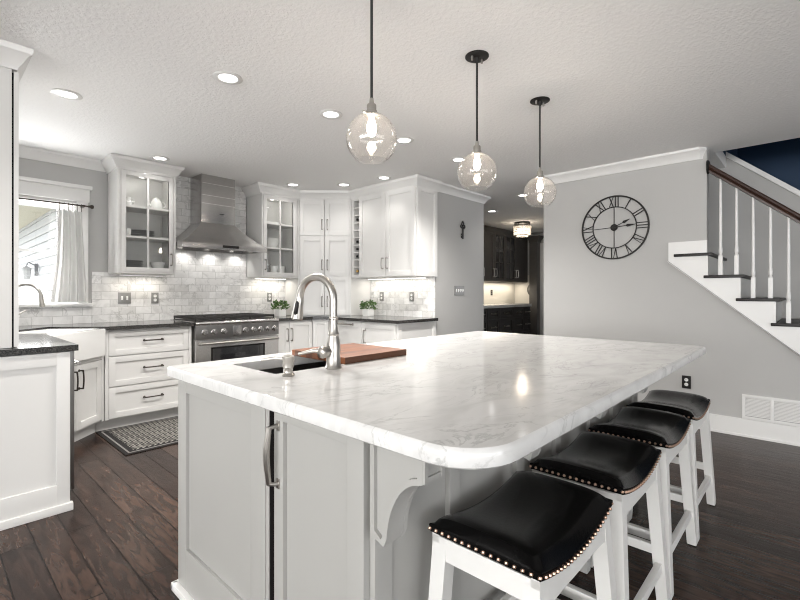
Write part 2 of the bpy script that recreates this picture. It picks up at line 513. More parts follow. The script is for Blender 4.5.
def lamp(name, loc, parent, power, kind='SPOT', color=(1, .97, .93), size=.05, angle=130, rot=(0, 0, 0)):
    l = bpy.data.lights.new(name, kind)
    l.energy = power; l.color = color
    if kind == 'SPOT':
        l.spot_size = R(angle); l.spot_blend = .8; l.shadow_soft_size = size
    elif kind == 'POINT': l.shadow_soft_size = size
    elif kind == 'AREA':
        l.shape = 'RECTANGLE'; l.size = size[0]; l.size_y = size[1]
    o = bpy.data.objects.new(name, l); COL.objects.link(o)
    o.location = loc; o.rotation_euler = rot
    if parent is not None: o.parent = parent
    return o


# ------------------------------------------------------------------ dimensions (metres)
H = 2.50          # ceiling
YB = 5.13         # range and window wall
XL = -0.05        # left kitchen wall
XA = 4.10         # wall with the wine rack
YK = 3.24         # face of the wall with the key
XC = 4.74         # clock wall
CT = 0.92         # dark counter top
IT = 0.915        # island top

# ------------------------------------------------------------------ structure
struct('floor', MB().box(-6.1, 10.6, -7.1, 5.3, -.1, 0), M_floor)

c = MB()
c.box(-6.1, 4.97, -7.1, 5.3, H, H + .12)
c.box(4.97, 10.6, .66, 5.3, H, H + .12)
c.box(6.75, 10.6, -4.1, .66, H, H + .12)
c.box(4.97, 10.6, -7.1, -4.1, H, H + .12)
struct('ceiling', c, M_ceil, smooth=False)

# range / window wall with the window opening (x .22..1.02, z 1.11..2.06)
b = MB()
b.box(XL - .15, .22, YB, YB + .16, 0, H); b.box(1.02, XA + .02, YB, YB + .16, 0, H)
b.box(.22, 1.02, YB, YB + .16, 0, 1.11); b.box(.22, 1.02, YB, YB + .16, 2.06, H)
struct('wall_back', b, M_wall, smooth=False)
struct('wall_left', MB().box(XL - .15, XL, 3.07, YB, 0, H), M_wall, smooth=False)
struct('wall_key', MB().box(XA, 5.15, YK, YB + .1, 0, H), M_wall, smooth=False)
# clock wall: full height up to the stair, cut below the stair run beyond it
tread_y = lambda i: .646 - .228 * i
tread_z = lambda i: 1.565 - .199 * i
b = MB()
b.box(XC, XC + .11, .69, 2.205, 0, H)
poly = [(.69, 0), (-1.02, 0)]
zl = lambda y: .72 + (y - .075) * .8655 + .02
poly = [(.69, 0), (.69, zl(.69)), (-.76, .005), (-.76, 0)]
b.prism(poly, 'x', XC, XC + .09)
struct('wall_clock', b, M_wall, smooth=False)
# dining side, behind the viewer
b = MB()
b.box(-6.1, 10.6, -7.1, -6.98, 0, .25); b.box(-6.1, 10.6, -7.1, -6.98, 2.42, H)
b.box(-6.1, -3.6, -7.1, -6.98, .25, 2.42); b.box(3.2, 10.6, -7.1, -6.98, .25, 2.42)
struct('wall_dining', b, M_wall, smooth=False)
b = MB()
b.box(-6.1, -5.98, -6.98, 2.95, 0, .25); b.box(-6.1, -5.98, -6.98, 2.95, 2.42, H)
b.box(-6.1, -5.98, -6.98, -4.6, .25, 2.42); b.box(-6.1, -5.98, 2.4, 2.95, .25, 2.42)
struct('wall_side', b, M_wall, smooth=False)
struct('wall_front', MB().box(-6.1, XL, 2.95, 3.07, 0, H), M_wall, smooth=False)
# hall and butler nook
struct('wall_nook', MB().box(5.15, 10.6, 4.95, 5.05, 0, H), M_wall, smooth=False)
b = MB(); b.box(9.14, 9.26, 4.26, 4.95, 0, H); b.box(9.14, 9.26, .9, 3.3, 0, H); b.box(9.14, 9.26, 3.3, 4.26, 2.15, H)
struct('wall_hall_end', b, M_wall, smooth=False)
struct('wall_hall_far', MB().box(10.2, 10.3, .9, 5, 0, H), M_wall, smooth=False)
# stairwell: sloped knee wall and the navy wall above it
b = MB()
kz = lambda y: 2.66 + (y - .68) * .866
b.prism([(2.19, 0), (2.19, 2.5), (.66, 2.5), (.66, kz(.66)), (-2.3, kz(-2.3)), (-2.3, 0)], 'x', 5.66, 5.78)
struct('wall_stair', b, M_wall, smooth=False)
b = MB()
b.box(6.62, 6.75, -4, .66, 0, 5.2); b.box(4.97, 6.75, .66, .76, H + .121, 5.2); b.box(4.86, 4.97, -4, .66, H + .121, 5.2); b.box(4.86, 6.75, -4.1, -4, H + .1, 5.2); b.box(4.86, 6.75, -4.1, .72, 5.2, 5.3)
struct('wall_navy', b, M_navy, smooth=False)
b = MB()
M_ = None
b.prism([(.658, kz(.658) - .03), (.658, kz(.658) + .025), (-2.3, kz(-2.3) + .025), (-2.3, kz(-2.3) - .03)], 'x', 5.635, 5.80)
struct('trim_1', b, M_trim, smooth=False)
b = MB()
sk = lambda y: 1.872 + (y - .798) * .86
b.prism([(2.0, sk(2.0) - .5), (2.0, 2.49), (1.515, 2.49), (-1.1, sk(-1.1)), (-1.1, 0), (-.6, 0)], 'x', 5.64, 5.66)
struct('trim_2', b, M_wall, smooth=False)

# baseboards, crown
b = MB(); b.box(XC - .016, XC, -.76, 2.205, 0, .15); b.box(XC - .024, XC, -.76, 2.205, .0, .02, .004)
struct('baseboard_right', b, M_trim, smooth=False)
b = MB(); b.box(XA + .03, 5.15, YK - .016, YK, 0, .15, .002); b.box(5.15, 5.166, YK - .016, 4.9, 0, .15, .002)
struct('baseboard_hall', b, M_trim, smooth=False)
CROWN = [(0, -.095), (.012, -.095), (.016, -.08), (.03, -.06), (.055, -.028), (.066, -.022), (.07, -.012), (.07, 0), (0, 0)]
CROWN2 = [(-.01, -.112), (.010, -.112), (.013, -.098), (.024, -.084), (.050, -.040), (.064, -.030), (.069, -.015), (.069, 0), (-.01, 0)]
b = MB(); b.sweep([(XC, 2.205), (XC, .735)], CROWN, H - .001)
# mitred end: the profile closes back to the wall
n = len(CROWN)
b.rings([[Vector((XC - o, .735, H - .001 + z)) for o, z in CROWN], [Vector((XC - o * .02, .735 - .045 * (.2 + .8 * (o / .07)), H - .001 + z)) for o, z in CROWN]], cap0=False)
struct('trim_3', b, M_trim)
struct('trim_4', MB().sweep([(XL, YB), (1.272, YB)], CROWN, H - .001), M_trim)
struct('trim_5', MB().sweep([(XA + .01, YK), (5.15, YK), (5.15, 4.9)], CROWN, H - .001), M_trim)
struct('trim_6', MB().sweep([(1.272, YB - .01), (1.272, 4.80), (1.788, 4.80), (1.788, YB - .01)], CROWN2, H - .002), M_trim)
struct('trim_7', MB().sweep([(2.745, YB - .02), (2.745, 4.78), (3.27, 4.78), (3.74, 4.31), (3.74, 3.21), (XA + .02, 3.21)], CROWN2, H - .002), M_trim)
struct('trim_8', MB().sweep([(XL, 3.09), (.346, 3.09), (.346, 3.95)], CROWN2, H - .002), M_trim)
struct('trim_9', MB().sweep([(9.14, 4.1), (9.14, .9)], CROWN, H - .001), M_trim)

# window
b = MB()
b.box(.13, .22, YB - .022, YB, 1.09, 2.08, .004); b.box(1.02, 1.11, YB - .022, YB, 1.09, 2.08, .004)
b.box(.12, 1.12, YB - .026, YB, 2.08, 2.20, .004); b.box(.10, 1.14, YB - .045, YB, 2.20, 2.235, .008)
b.box(.22, .24, YB, YB + .14, 1.11, 2.06); b.box(1.0, 1.02, YB, YB + .14, 1.11, 2.06)
b.box(.24, 1.0, YB, YB + .14, 2.04, 2.06); b.box(.24, 1.0, YB, YB + .14, 1.11, 1.125)
b.box(.24, .275, YB + .07, YB + .11, 1.125, 2.04); b.box(.965, 1.0, YB + .07, YB + .11, 1.125, 2.04)
b.box(.275, .965, YB + .07, YB + .11, 1.125, 1.165); b.box(.275, .965, YB + .07, YB + .11, 2.0, 2.04); b.box(.275, .965, YB + .075, YB + .105, 1.585, 1.61)
win = struct('window_1', b, M_trim)
struct('window_sill', MB().box(.10, 1.14, YB - .06, YB + .02, 1.085, 1.112, .005), M_trim, win)
struct('window_pane', MB().box(.27, .97, YB + .086, YB + .092, 1.16, 2.01), M_pane, win)

# hall door casing
b = MB()
b.box(9.10, 9.14, 4.22, 4.37, 0, 2.16, .004); b.box(9.10, 9.14, 3.18, 3.3, 0, 2.16, .004); b.box(9.10, 9.14, 3.16, 4.39, 2.16, 2.28, .004)
struct('door_1', b, M_trim)

# ------------------------------------------------------------------ cabinet helpers
def shaker(parent, name, x0, x1, z0, z1, mat=M_white, y=-.02, t=.02, fr=.055, rec=.012):
    b = MB()
    b.box(x0, x0 + fr, y, y + t, z0, z1, .0015); b.box(x1 - fr, x1, y, y + t, z0, z1, .0015)
    b.box(x0 + fr - .001, x1 - fr + .001, y, y + t, z1 - fr, z1, .0015); b.box(x0 + fr - .001, x1 - fr + .001, y, y + t, z0, z0 + fr, .0015)
    b.box(x0 + fr - .002, x1 - fr + .002, y + rec, y + t - .001, z0 + fr - .002, z1 - fr + .002)
    return b.build(name, mat, parent)


def pull(parent, x, z, length, vertical, mat, y=-.02, r=.005, out=.028, name='handle'):
    """bar pull on two posts with flared feet"""
    b = MB()
    h_ = length / 2
    d = (lambda t: Vector((x, 0, z + t))) if vertical else (lambda t: Vector((x + t, 0, z)))
    pts = []
    for k in range(9):
        t = -h_ + length * k / 8
        bow = .006 * (1 - (t / h_) ** 2)
        p = d(t); p.y = y - out - bow; pts.append(p)
    b.tube(pts, [r * (1.0 if 0 < k < 8 else 1.15) for k in range(9)], 8)
    for sgn in (-1, 1):
        p = d(sgn * (h_ - .004)); p.y = y
        q = p.copy(); q.y = y - out - .001
        b.tube([p, p + Vector((0, -.004, 0)), p + Vector((0, -.008, 0)), q], [r * 1.9, r * 1.7, r * .95, r * 1.1], 8)
    return b.build(name, mat, parent)


def carcass(parent, w, d, z0, z1, mat=M_white, toe=.10, name='body', ext=0.0):
    b = MB()
    if toe:
        b.box(0, w, 0, d, z0 + toe, z1, .001); b.box(-ext, w, .06, d, z0, z0 + toe - .0005)
    else: b.box(0, w, 0, d, z0, z1, .001)
    return b.build(name, mat, parent)


def reveal(parent, x0, x1, z0, z1):
    """dark shadow gap sheet of real thickness behind the door edges"""
    return None


# ------------------------------------------------------------------ left run
t = thing('base_cabinet', 'white base cabinet whose panelled end faces the viewer beside the dishwasher edge', 'cabinet', (XL + .003, 3.06, 0))
b = MB(); b.box(.0, .606, .0, .03, 0, CT - .037)
b.box(.0, .60, .03, .60, .0, CT - .037)
b.build('body', M_white, t)
b = MB()
y0, y1 = -.02, 0
b.box(.003, .10, y0, y1, .045, CT - .037, .002); b.box(.563, .622, y0, y1, .045, CT - .037, .002)
b.box(.099, .564, y0, y1, .811, CT - .037, .002); b.box(.099, .564, y0, y1, .045, .155, .002); b.box(.095, .57, -.009, 0, .15, .815)
b.build('end_panel', M_white, t)
b = MB(); b.box(0, .636, -.034, 0, 0, .045, .008); b.build('base_molding', M_white, t)

t = thing('dishwasher', 'dishwasher at left seen edge-on as a dark strip beside the white end panel', 'dishwasher', (.560, 3.092, 0))
b = MB(); b.box(.01, .045, .0, .60, .09, CT - .04, .003); b.box(.0, .02, .03, .58, 0, .09); b.build('door', M_steeld, t)
b = MB(); b.tube([(.075, .05, .80), (.075, .55, .80)], .01, 10); b.tube([(.04, .08, .80), (.075, .08, .80)], .006); b.tube([(.04, .52, .80), (.075, .52, .80)], .006)
b.build('handle', M_steel, t)

t = thing('upper_cabinet', 'tall white wall cabinet at the left edge standing on the dark counter', 'cabinet', (XL + .003, 3.09, CT))
b = MB(); b.box(0, .381, 0, .75, 0.002, H - CT - .03, .002); b.build('body', M_white, t)
b = MB()
for (a0, a1) in ((.004, .37), (.378, .746)):
    b2 = MB(); b2.box(.389, .409, a0, a1, .004, 1.46, .002); b2.build('door', M_white, t)
b = MB(); b.box(.381, .3895, .006, .744, .006, 1.45); b.build('door_gap_shade', M_gap, t)  # black strip painted as the shade between doors and cabinet box

# ------------------------------------------------------------------ corner sink
t = thing('sink_base_cabinet', 'white angled corner cabinet with two doors below the white apron sink', 'cabinet', (.58, 4.03, 0), 45)
wS = .71
b = MB()
b.box(0, wS, 0, .55, .10, .66, .001); b.box(.0, wS + .012, .06, .5, 0, .0995); b.build('body', M_white, t)
b = MB(); b.box(0, .03, -.02, 0, .10, .885, .001); b.box(wS - .03, wS, -.02, 0, .10, .885, .001); b.box(.029, wS - .029, -.019, 0, .64, .665)
b.build('face_frame', M_white, t)
for (x0, x1, hx) in ((.035, .351, .32), (.358, wS - .035, .39)):
    d = shaker(t, 'door', x0, x1, .12, .635)
    pull(d, hx, .52, .15, True, M_bronze, r=.006, out=.032)

t = thing('farmhouse_sink', 'white apron-front farmhouse sink in the dark corner counter', 'sink', (.58, 4.03, 0), 45)
b = MB()
AX0, AX1 = .034, wS - .034
b.box(AX0, AX1, -.055, .0, .672, .905, .012)
b.box(AX0, AX0 + .03, -.001, .42, .70, .905, .006); b.box(AX1 - .03, AX1, -.001, .42, .70, .905, .006); b.box(AX0, AX1, .39, .42, .70, .905, .006); b.box(AX0 + .01, AX1 - .01, -.002, .41, .675, .70)
b.build('basin', M_ceram, t)

t = thing('kitchen_faucet', 'brushed gooseneck faucet behind the white corner sink in front of the window', 'faucet', (.50, 4.66, CT))
b = MB(); b.lathe([(.0, 0), (.026, 0), (.026, .008), (.018, .02), (.016, .14), (.012, .15), (0, .15)], n=16); b.build('body', M_nickel, t)
b = MB(); ds = Vector((.85, -.53, 0)).normalized()
pts = [Vector((0, 0, .14))] + [Vector((0, 0, .26)) + ds * (.10 - .10 * math.cos(a)) + Vector((0, 0, .10 * math.sin(a))) for a in [PI * k / 12 * .94 for k in range(13)]]
b.tube(pts, .011, 10)
b.build('spout', M_nickel, t)
b = MB(); e = pts[-1]; b.tube([e, e + ds * .012 + Vector((0, 0, -.10))], [.014, .019], 12); b.build('spray_head', M_nickel, t)
b = MB(); b.tube([(0, 0, .10), (.03, .02, .11), (.10, .05, .15)], [.009, .008, .006], 8); b.build('lever', M_nickel, t)
t = thing('soap_dispenser', 'small nickel soap dispenser on dark counter by the window sill', 'soap dispenser', (.36, 4.62, CT))
b = MB(); b.lathe([(0, 0), (.02, 0), (.02, .01), (.012, .02), (.012, .05), (.022, .055), (.022, .075), (0, .078)], n=14); b.build('body', M_nickel, t)
b = MB(); b.tube([(0, 0, .07), (.04, -.02, .075), (.06, -.03, .065)], .006, 8); b.build('spout', M_nickel, t)

# dark counter over the left run, corner and drawers
def slab(mb, outer, holes, z0, z1):
    es = []
    for z in (z0, z1):
        allE = []
        rings_ = []
        for lp in [outer] + holes:
            vs = [mb.bm.verts.new((p[0], p[1], z)) for p in lp]
            rings_.append(vs)
            for i in range(len(vs)): allE.append(mb.bm.edges.new((vs[i], vs[(i + 1) % len(vs)])))
        bmesh.ops.triangle_fill(mb.bm, use_beauty=True, use_dissolve=False, edges=allE)
        es.append(rings_)
    for lo, hi in zip(es[0], es[1]):
        for i in range(len(lo)):
            j = (i + 1) % len(lo)
            mb.bm.faces.new((lo[i], lo[j], hi[j], hi[i]))
    return mb


r2 = math.sqrt(.5)
loc45 = lambda x, y: (.58 + (x - y) * r2, 4.03 + (x + y) * r2)
pA, pB, pC, pD = loc45(AX0 - .002, -.03), loc45(AX0 - .002, .424), loc45(AX1 + .002, .424), loc45(AX1 + .002, -.03)
b = MB()
slab(b, [(XL, 3.03), (.612, 3.03), (.612, 4.02), pA, pB, pC, pD, (1.105, 4.47), (1.845, 4.47), (1.845, YB - .002), (XL, YB - .002)], [], CT - .033, CT)
tag(b.build('countertop', M_granite, smooth=False), 'dark granite counter wrapping from the left end panel around the corner sink to the range', 'countertop')

# drawers
t = thing('drawer_cabinet', 'white base cabinet of three drawers left of the steel range', 'cabinet', (1.10, 4.53, 0))
W = .735
carcass(t, W, .59, 0, .886, ext=.045)
b = MB(); b.box(0, .028, -.02, 0, .10, .886, .001); b.box(W - .025, W, -.02, 0, .10, .886, .001); b.box(.027, W - .024, -.0195, -.0005, .877, .8855); b.build('face_frame', M_white, t)
for z0, z1 in ((.657, .872), (.386, .648), (.108, .377)):
    d = shaker(t, 'drawer', .031, W - .028, z0, z1, fr=.05)
    pull(d, W / 2 + .02, (z0 + z1) / 2 + .012, .16, False, M_bronze, r=.006, out=.03)

# ------------------------------------------------------------------ range
t = thing('gas_range', 'stainless steel gas range with eight knobs under the steel hood', 'range', (1.852, 4.45, 0))
W = .928
b = MB(); b.box(0, W, .04, .66, .12, .90, .003); b.box(.03, W - .03, .13, .6, .0, .12); b.build('body', M_steel, t)
b = MB(); b.box(0, W, .02, .66, .895, .925, .006); b.tube([(0.0, .015, .903), (W, .015, .903)], .022, 12); b.build('cooktop', M_steel, t)
b = MB(); b.box(.0, W, .0, .05, .745, .885, .004); b.build('control_panel', M_steeld, t)
b = MB(); b.box(.385, .475, -.004, .0, .765, .87, .002); b.build('display_plate', M_steel, t)
for kx in (.085, .18, .285, .52, .62, .70, .79, .87):
    K = Matrix.Translation((kx, 0, .815)) @ Matrix.Rotation(R(90), 4, 'X')
    b = MB(); b.lathe([(0, 0), (.031, 0), (.031, .008), (.025, .012), (.022, .035), (.018, .04), (0, .041)], n=18, M=K)
    k = b.build('knob', M_steel, t)
    b = MB(); b.box(kx - .004, kx + .004, -.046, -.038, .793, .837, .002); b.build('grip', M_steeld, k)
b = MB(); b.box(.0, W, .005, .04, .20, .735, .004); od = b.build('oven_door', M_steel, t)
b = MB(); b.box(.17, W - .19, .001, .006, .36, .655, .001); b.build('oven_window', M_ovenglass, od)
b = MB(); b.box(.155, W - .175, -.001, .0055, .645, .66); b.box(.155, W - .175, -.001, .0055, .355, .366); b.box(.155, .172, -.001, .0055, .36, .655); b.box(W - .192, W - .175, -.001, .0055, .36, .655); b.build('window_trim', M_black, od)
b = MB(); b.tube([(.03, -.045, .705), (W - .03, -.045, .705)], .013, 12)
for hx in (.045, W - .045): b.tube([(hx, .006, .70), (hx, -.045, .705)], [.016, .012], 10)
b.build('handle', M_nickel, od)
b = MB(); b.box(.0, W, .045, .05, .735, .746); b.build('door_gap', M_gap, t)
b = MB(); b.box(.02, W - .02, .07, .62, .924, .930, .002); b.build('burner_pan', M_iron, t)
for k in range(3):
    gx0 = .02 + k * .297; gx1 = gx0 + .293
    b = MB(); z = .968
    for yy in (.06, .33, .60): b.box(gx0, gx1, yy, yy + .016, z - .024, z, .002)
    for xx in (gx0, gx1 - .014, gx0 + .09, gx1 - .104): b.box(xx, xx + .014, .061, .615, z - .0235, z - .0003, .002)
    for yy in (.19, .46):
        for q in range(4):
            a = q * PI / 2 + PI / 4
            cx, cy = (gx0 + gx1) / 2, yy + .007
            b.tube([(cx + .035 * math.cos(a), cy + .035 * math.sin(a), z - .007), (cx + .13 * math.cos(a), cy + .13 * math.sin(a) * .9, z - .007)], .006, 6)
    for xx in (gx0 + .006, gx1 - .006):
        for yy in (.066, .607): b.tube([(xx, yy, .924), (xx, yy, z - .01)], .006, 6)
    b.build('grate', M_iron, t)
for k in range(3):
    for yy in (.197, .467):
        b = MB(); cx = .02 + k * .297 + .1465
        b.lathe([(0, .924), (.05, .924), (.05, .932), (.034, .936), (.034, .944), (0, .945)], (cx, yy, 0), 18); b.build('burner', M_iron, t)

# hood
t = thing('range_hood', 'stainless chimney range hood mounted on the marble tile above the range', 'hood', (1.793, 4.63, 1.66))
W, D = .946, .485
b = MB()
b.box(0, W, 0, .02, .017, .07, .003); b.box(0, .02, .019, D, .0255, .0695); b.box(W - .02, W, .019, D, .0255, .0695); b.box(.019, W - .019, D - .02, D, .0255, .0695)
b.build('lip', M_steel, t)
b = MB()
c0 = [(0.0, 0, .07), (W, 0, .07), (W, D, .07), (0.0, D, .07)]
cx0, cx1, cy0 = .277, .657, .20
c1 = [(cx0, cy0, .30), (cx1, cy0, .30), (cx1, D, .30), (cx0, D, .30)]
def lerp(f, g, z): return [Vector((a[0] + (b_[0] - a[0]) * f, a[1] + (b_[1] - a[1]) * f, z)) for a, b_ in zip(c0, c1)]
b.rings([lerp(0, 0, .07), lerp(.30, 0, .125), lerp(.62, 0, .20), lerp(.86, 0, .265), lerp(1, 0, .315)])
b.build('canopy', M_steel, t)
b = MB(); b.box(cx0, cx1, cy0, D, .31, H - 1.66 - .003, .002)
ch = b.build('chimney', M_steel, t)
b = MB()
for z in (.74, .61, .52): b.box(cx0 + .002, cx1 - .002, cy0 - .002, cy0, z, z + .007)
b.build('seam', M_light, ch)
b = MB(); b.box(.48, .53, cy0 - .003, cy0, .42, .428); b.build('maker_plate', M_black, ch)
b = MB(); b.box(.0195, W - .0195, .0195, D - .0195, .060, .069); b.build('baffle_filter', M_steeld, t)
b = MB(); b.box(.42, .60, -.003, .0, .034, .062, .001); b.build('control_strip', M_black, t)
for lx in (.2, .5, .8):
    b = MB(); b.lathe([(0, .0575), (.022, .0575), (.024, .061), (0, .061)], (lx, .36, 0), 16); hl = b.build('lamp_lens', M_hoodlamp, t)
    lamp('hood_lamp', (lx, .36, .056), t, 4.2, 'SPOT', (1, .97, .93), .011, 110, (R(18), 0, 0))

# ------------------------------------------------------------------ glass front wall cabinets
def glass_cabinet(label, loc, w, d, h_, handle_x, hinge):
    t = thing('glass_front_cabinet', label, 'cabinet', loc)
    b = MB(); tk = .02
    b.box(0, tk, 0, d, 0, h_, .001); b.box(w - tk, w, 0, d, 0, h_, .001); b.box(tk, w - tk, .0, d, 0, tk); b.box(tk, w - tk, 0, d, h_ - tk, h_); b.box(tk, w - tk, d - .012, d, tk, h_ - tk)
    b.build('body', M_white, t)
    b = MB(); b.box(0, .022, -.02, 0, 0, h_, .001); b.box(w - .022, w, -.02, 0, 0, h_, .001); b.box(.022, w - .022, -.02, 0, 0, .014, .001); b.box(.022, w - .022, -.02, 0, h_ - .025, h_, .001)
    b.build('face_frame', M_white, t)
    x0, x1, z0, z1 = .025, w - .025, .017, h_ - .028
    b = MB(); f = .042
    b.box(x0, x0 + f, -.022, -.002, z0, z1, .0015); b.box(x1 - f, x1, -.022, -.002, z0, z1, .0015); b.box(x0 + f, x1 - f, -.022, -.002, z0, z0 + f, .0015); b.box(x0 + f, x1 - f, -.022, -.002, z1 - f, z1, .0015)
    xm = (x0 + x1) / 2
    b.box(xm - .009, xm + .009, -.02, -.004, z0 + f, z1 - f, .001)
    for q in (1, 2):
        zz = z0 + f + (z1 - z0 - 2 * f) * q / 3
        b.box(x0 + f, x1 - f, -.02, -.004, zz - .009, zz + .009, .001)
    dr = b.build('door', M_white, t)
    MB().box(x0 + f - .004, x1 - f + .004, -.0135, -.0105, z0 + f - .004, z1 - f + .004).build('glass_pane', M_pane, dr)
    pull(dr, handle_x, z0 + .13, .12, True, M_pewter, y=-.022)
    b = MB(); b.lathe([(0, -.012), (.028, -.012), (.030, 0), (0, 0)], (w / 2, d / 2, h_ - tk - .0005), 16); pk = b.build('added_puck_light', M_trim, t)  # puck and its lamp are added to brighten the cabinet interior
    b = MB(); b.lathe([(0, -.0135), (.022, -.0135), (.022, -.0125), (0, -.0125)], (w / 2, d / 2, h_ - tk - .0005), 16); b.build('lens', M_hoodlamp, pk)
    lamp('puck_fill_lamp', (w / 2, d / 2 - .08, h_ - tk - .03), t, .55, 'POINT', (1, .97, .93), .008)
    zs = []
    for q in (1, 2):
        zz = z0 + f + (z1 - z0 - 2 * f) * q / 3
        MB().box(tk, w - tk, .01, d - .014, zz - .009, zz + .009).build('shelf', M_white, t)
        zs.append(zz + .009)
    return t, zs


HB = 2.385 - 1.40 + .02
cabL, zL = glass_cabinet('white glass-front wall cabinet between the window and the hood', (1.272, 4.80, 1.40), .516, .315, HB, .516 - .045, 'l')
cabR, zR = glass_cabinet('white glass-front wall cabinet between the hood and the corner pantry', (2.745, 4.78, 1.40), .50, .335, HB, .045, 'r')


def bowl(label, x, y, z, r=.07, h_=.06, mat=M_ceram, group=None, name='bowl', square=False):
    b = MB()
    b.lathe([(0, .004), (r * .5, .0), (r * .62, h_ * .25), (r, h_), (r * .95, h_), (r * .58, h_ * .3), (0, h_ * .15)], n=4 if square else 22, M=Matrix.Rotation(R(45 if square else 0), 4, 'Z'))
    o = b.build(name, mat); o.location = (x, y, z)
    return tag(o, label, 'bowl', group)


def plate(label, x, y, z, r=.11, mat=M_ceram, group=None):
    b = MB(); b.lathe([(0, 0), (r * .6, 0), (r, .014), (r, .017), (r * .6, .006), (0, .005)], n=26)
    o = b.build('plate', mat); o.location = (x, y, z)
    return tag(o, label, 'plate', group)


def cup(label, x, y, z, r=.035, h_=.08, mat=M_drinkglass, cat='glass', name='tumbler', group=None):
    b = MB(); b.lathe([(0, .002), (r * .8, 0), (r * .86, h_ * .1), (r, h_), (r * .93, h_), (r * .75, h_ * .12), (0, h_ * .08)], n=16)
    o = b.build(name, mat); o.location = (x, y, z)
    return tag(o, label, cat, group)


# left cabinet contents (three shelf levels)
zf = 1.40 + .022
z1_, z2_ = 1.40 + zL[0] + .001, 1.40 + zL[1] + .001
for k in range(6):
    plate('charcoal plate in the stack on the bottom shelf left, left glass-front cabinet', 1.43, 4.93, zf + k * .018, .10, M_greydish, 'stacked plates in the left glass-front cabinet')
bowl('white ribbed bowl on the bottom shelf right of the plates, left glass-front cabinet', 1.67, 4.93, zf, .075, .10)
for k in range(4):
    plate('grey plate in the middle shelf stack of the left glass-front cabinet', 1.53, 4.95, z1_ + k * .018, .11, M_greydish, 'plates on the middle shelf of the left glass-front cabinet')
cup('small white cup on the middle shelf left corner, left glass-front cabinet', 1.385, 4.90, z1_, .032, .08, M_ceram, 'cup', 'cup')
plate('white saucer lying on the middle shelf right side, left glass-front cabinet', 1.70, 4.92, z1_, .065, M_ceram)
t = thing('teapot', 'white ribbed teapot on the top shelf of the left glass-front cabinet', 'teapot', (1.655, 4.93, z2_))
b = MB(); b.lathe([(0, 0), (.045, 0), (.06, .03), (.055, .08), (.035, .105), (.03, .108)], n=20); b.build('body', M_ceram, t)
b = MB(); b.lathe([(.036, .106), (.03, .118), (.01, .125), (.009, .135), (0, .14)], n=16); b.build('lid', M_ceram, t)
b = MB(); b.tube([(-.05, 0, .04), (-.075, 0, .06), (-.085, 0, .095)], [.014, .01, .007], 10); b.build('spout', M_ceram, t)
b = MB(); b.tube([(.05, 0, .09), (.08, 0, .085), (.085, 0, .05), (.055, 0, .03)], .006, 8); b.build('handle', M_ceram, t)
t = thing('creamer', 'small white creamer jug on the top shelf left corner, left glass-front cabinet', 'jug', (1.395, 4.92, z2_))
b = MB(); b.lathe([(0, 0), (.025, 0), (.034, .03), (.022, .075), (.028, .095), (.024, .095), (.019, .075), (0, .03)], n=18); b.build('body', M_ceram, t)
b = MB(); b.tube([(.02, -.02, .08), (.045, -.03, .07), (.045, -.03, .04), (.028, -.015, .03)], .004, 6); b.build('handle', M_ceram, t)
# right cabinet contents
z1_, z2_ = 1.40 + zR[0] + .001, 1.40 + zR[1] + .001
cup('tall ridged grey cup left on the bottom shelf, right glass-front cabinet', 2.89, 4.88, zf, .045, .135, M_drinkglass, 'cup', 'cup')
cup('first white ribbed cup from the left, bottom shelf, right glass-front cabinet', 2.99, 4.90, zf, .05, .12, M_ceram, 'cup', 'cup')
cup('second white ribbed cup from the left, bottom shelf, right glass-front cabinet', 3.09, 4.90, zf, .05, .12, M_ceram, 'cup', 'cup')
bowl('large white flared bowl on the middle shelf of the right glass-front cabinet', 2.97, 4.93, z1_, .12, .12)
b = MB(); b.box(-.13, .13, -.08, .08, 0, .02, .006); b.box(-.11, .11, -.06, .06, .02, .034, .005)
o = b.build('serving_tray', M_ceram); o.location = (2.96, 4.93, z2_); tag(o, 'white serving tray on the top shelf of the right glass-front cabinet', 'tray')

# ------------------------------------------------------------------ corner pantry (stands on the counter, faces the viewer)
PX, PY = 3.27, 4.78
pw = math.hypot(.47, .47)
t = thing('corner_pantry', 'white corner pantry with six doors between glass cabinet and wine rack', 'cabinet', (PX, PY, CT), -45)
ph = 2.405 - CT
b = MB(); b.prism([(0, 0), (pw, 0), (pw + .24, .24), (pw / 2 + .0, .66), (-.22, .24)], 'z', .002, ph); b.build('body', M_white, t)
b = MB(); b.box(0, .012, -.02, 0, 0.002, ph); b.box(pw - .012, pw, -.02, 0, 0.002, ph); b.box(0, pw, -.02, 0, ph - .009, ph); b.build('face_frame', M_white, t)
for z0, z1, hz in ((1.016, ph - .012, .12), (.506, 1.006, .12), (.012, .496, .40)):
    for (x0, x1, hx) in ((.016, pw / 2 - .0035, pw / 2 - .034), (pw / 2 + .0035, pw - .016, pw / 2 + .034)):
        d = shaker(t, 'door', x0, x1, z0, z1, fr=.055)
        pull(d, hx, z0 + .14 if hz < .3 else z0 + .17, .13, True, M_pewter)

